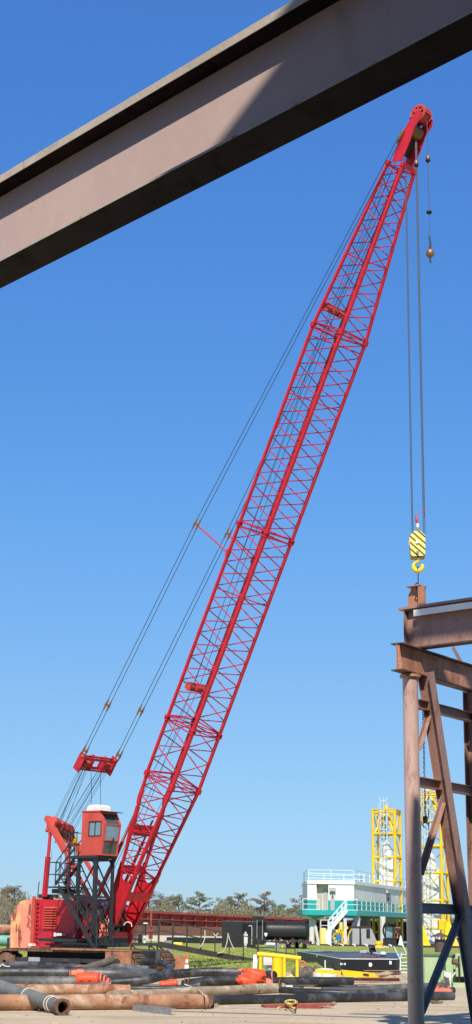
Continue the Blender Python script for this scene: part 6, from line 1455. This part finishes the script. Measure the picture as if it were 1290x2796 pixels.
tl = [  # px, top y, kind, leaf material, label
 (12, 2400, 1, 'leaf_olive', 'tall olive tree at the far left edge of the tree line'),
 (40, 2412, 0, 'leaf_brown', 'thin brownish bare tree second from the left edge'),
 (78, 2452, 0, 'leaf_olive', 'low spreading tree left of the crane house'),
 (170, 2425, 0, 'leaf_olive', 'flat topped tree seen behind the stair landing'),
 (222, 2420, 0, 'leaf_green', 'tree seen through the cab tower'),
 (404, 2425, 0, 'leaf_brown', 'slender grey tree right against the boom foot'),
 (452, 2432, 1, 'leaf_olive', 'broad rounded tree nearest right of the boom'),
 (492, 2436, 0, 'leaf_olive', 'wide tree joined to the rounded one by the boom'),
 (550, 2430, 0, 'leaf_green', 'lone flat topped green cypress in the middle of the gap'),
 (622, 2443, 0, 'leaf_olive', 'low cypress left of its taller double'),
 (646, 2431, 0, 'leaf_olive', 'taller cypress of the close pair above the black generator'),
 (718, 2430, 0, 'leaf_brown', 'brown open crowned tree above the tank trailer'),
 (700, 2462, 1, 'leaf_brown', 'bushy brown tree beneath the open crowned one'),
 (762, 2458, 1, 'leaf_green', 'dark green rounded tree between tank and deck house'),
 (800, 2470, 1, 'leaf_green', 'low dark green tree touching the deck house'),
 (822, 2438, 0, 'leaf_brown', 'reddish brown tree peeping out left of the deck house'),
 (592, 2478, 1, 'leaf_olive', 'small bushy tree between the lone cypress and the pair'),
 (1250, 2500, 1, 'leaf_brown', 'bushy brown tree behind the yellow tower')]
for i, (x, yt, kind, lm_, lb_) in enumerate(tl):
    Yk = Yt2+random.Random(i).uniform(-8, 25); top = atY(x, yt, Yk)
    r_, t, f = tree(top.z/(1.0 if kind == 0 else .98), 100+i, kind, lb_)
    r_.location = V((top.x, Yk, 0))
    for mb in (t, f): mb.v = [v+r_.location for v in mb.v]
    t.build('trunk', 'bark', r_, fix=False); f.build('crown', lm_, r_, fix=False)
def mass(name, n, x0, x1, Y0, Y1, hf, sz, m, seed, label, aspect=.5):
    rnd = random.Random(seed); b = MB()
    for _ in range(n):
        Y = rnd.uniform(Y0, Y1); px = rnd.uniform(x0, x1); X = (px-645)/4156*Y
        hmax = hf(px)*(.78+.34*noise.noise(V((px*.035, Y*.05, seed)))+.2*noise.noise(V((px*.12, 7, seed)))); z = hmax*rnd.random()**.7
        s = sz*rnd.uniform(.5, 1.3); p = V((X, Y, z)); a_ = V((rnd.uniform(-1, 1), rnd.uniform(-.4, .4), rnd.uniform(-1, 1))).normalized(); d_ = a_.cross(V((rnd.uniform(-1, 1), -1, rnd.uniform(-1, 1)))).normalized()
        b.add([p-a_*s, p+d_*s*aspect, p+a_*s, p-d_*s*aspect], [(0, 1, 2, 3)], False)
    return b.build(name, m, kind='stuff', org=(0, Y0, 0), label=label, fix=False)
hfn = lambda px: ((7.6 if px < 900 else 5.6) if px > 100 else 9.0)*(.93+.12*math.sin(px*.031)+.07*math.sin(px*.083))
mass('brush', 52000, -120, 1420, 356, 376, hfn, .26, 'leaf_olive', 1, 'olive scrub lining the far bank')
mass('undergrowth', 16000, -120, 1420, 350, 358, lambda px: hfn(px)*.62, .30, 'leaf_dry', 2, 'dry tan undergrowth in front of the scrub', .3)
mass('thicket', 18000, 380, 1300, 352, 362, lambda px: hfn(px)*.8*(.6+.4*math.sin(px*.021)), .24, 'leaf_green', 4, 'greener thicket patches on the far bank')
rnd = random.Random(77); b = MB()
for _ in range(1500):
    px = rnd.uniform(-100, 1400); Y = rnd.uniform(349, 356); X = (px-645)/4156*Y; h_ = hfn(px)*rnd.uniform(.4, .95); l_ = rnd.uniform(-.6, .6)
    b.tube(V((X, Y, 0)), V((X+l_, Y, h_)), .06, .03, 3, False)
b.build('reeds', 'bark', kind='stuff', org=(0, 350, 0), label='bare pale stems standing along the far bank', fix=False)
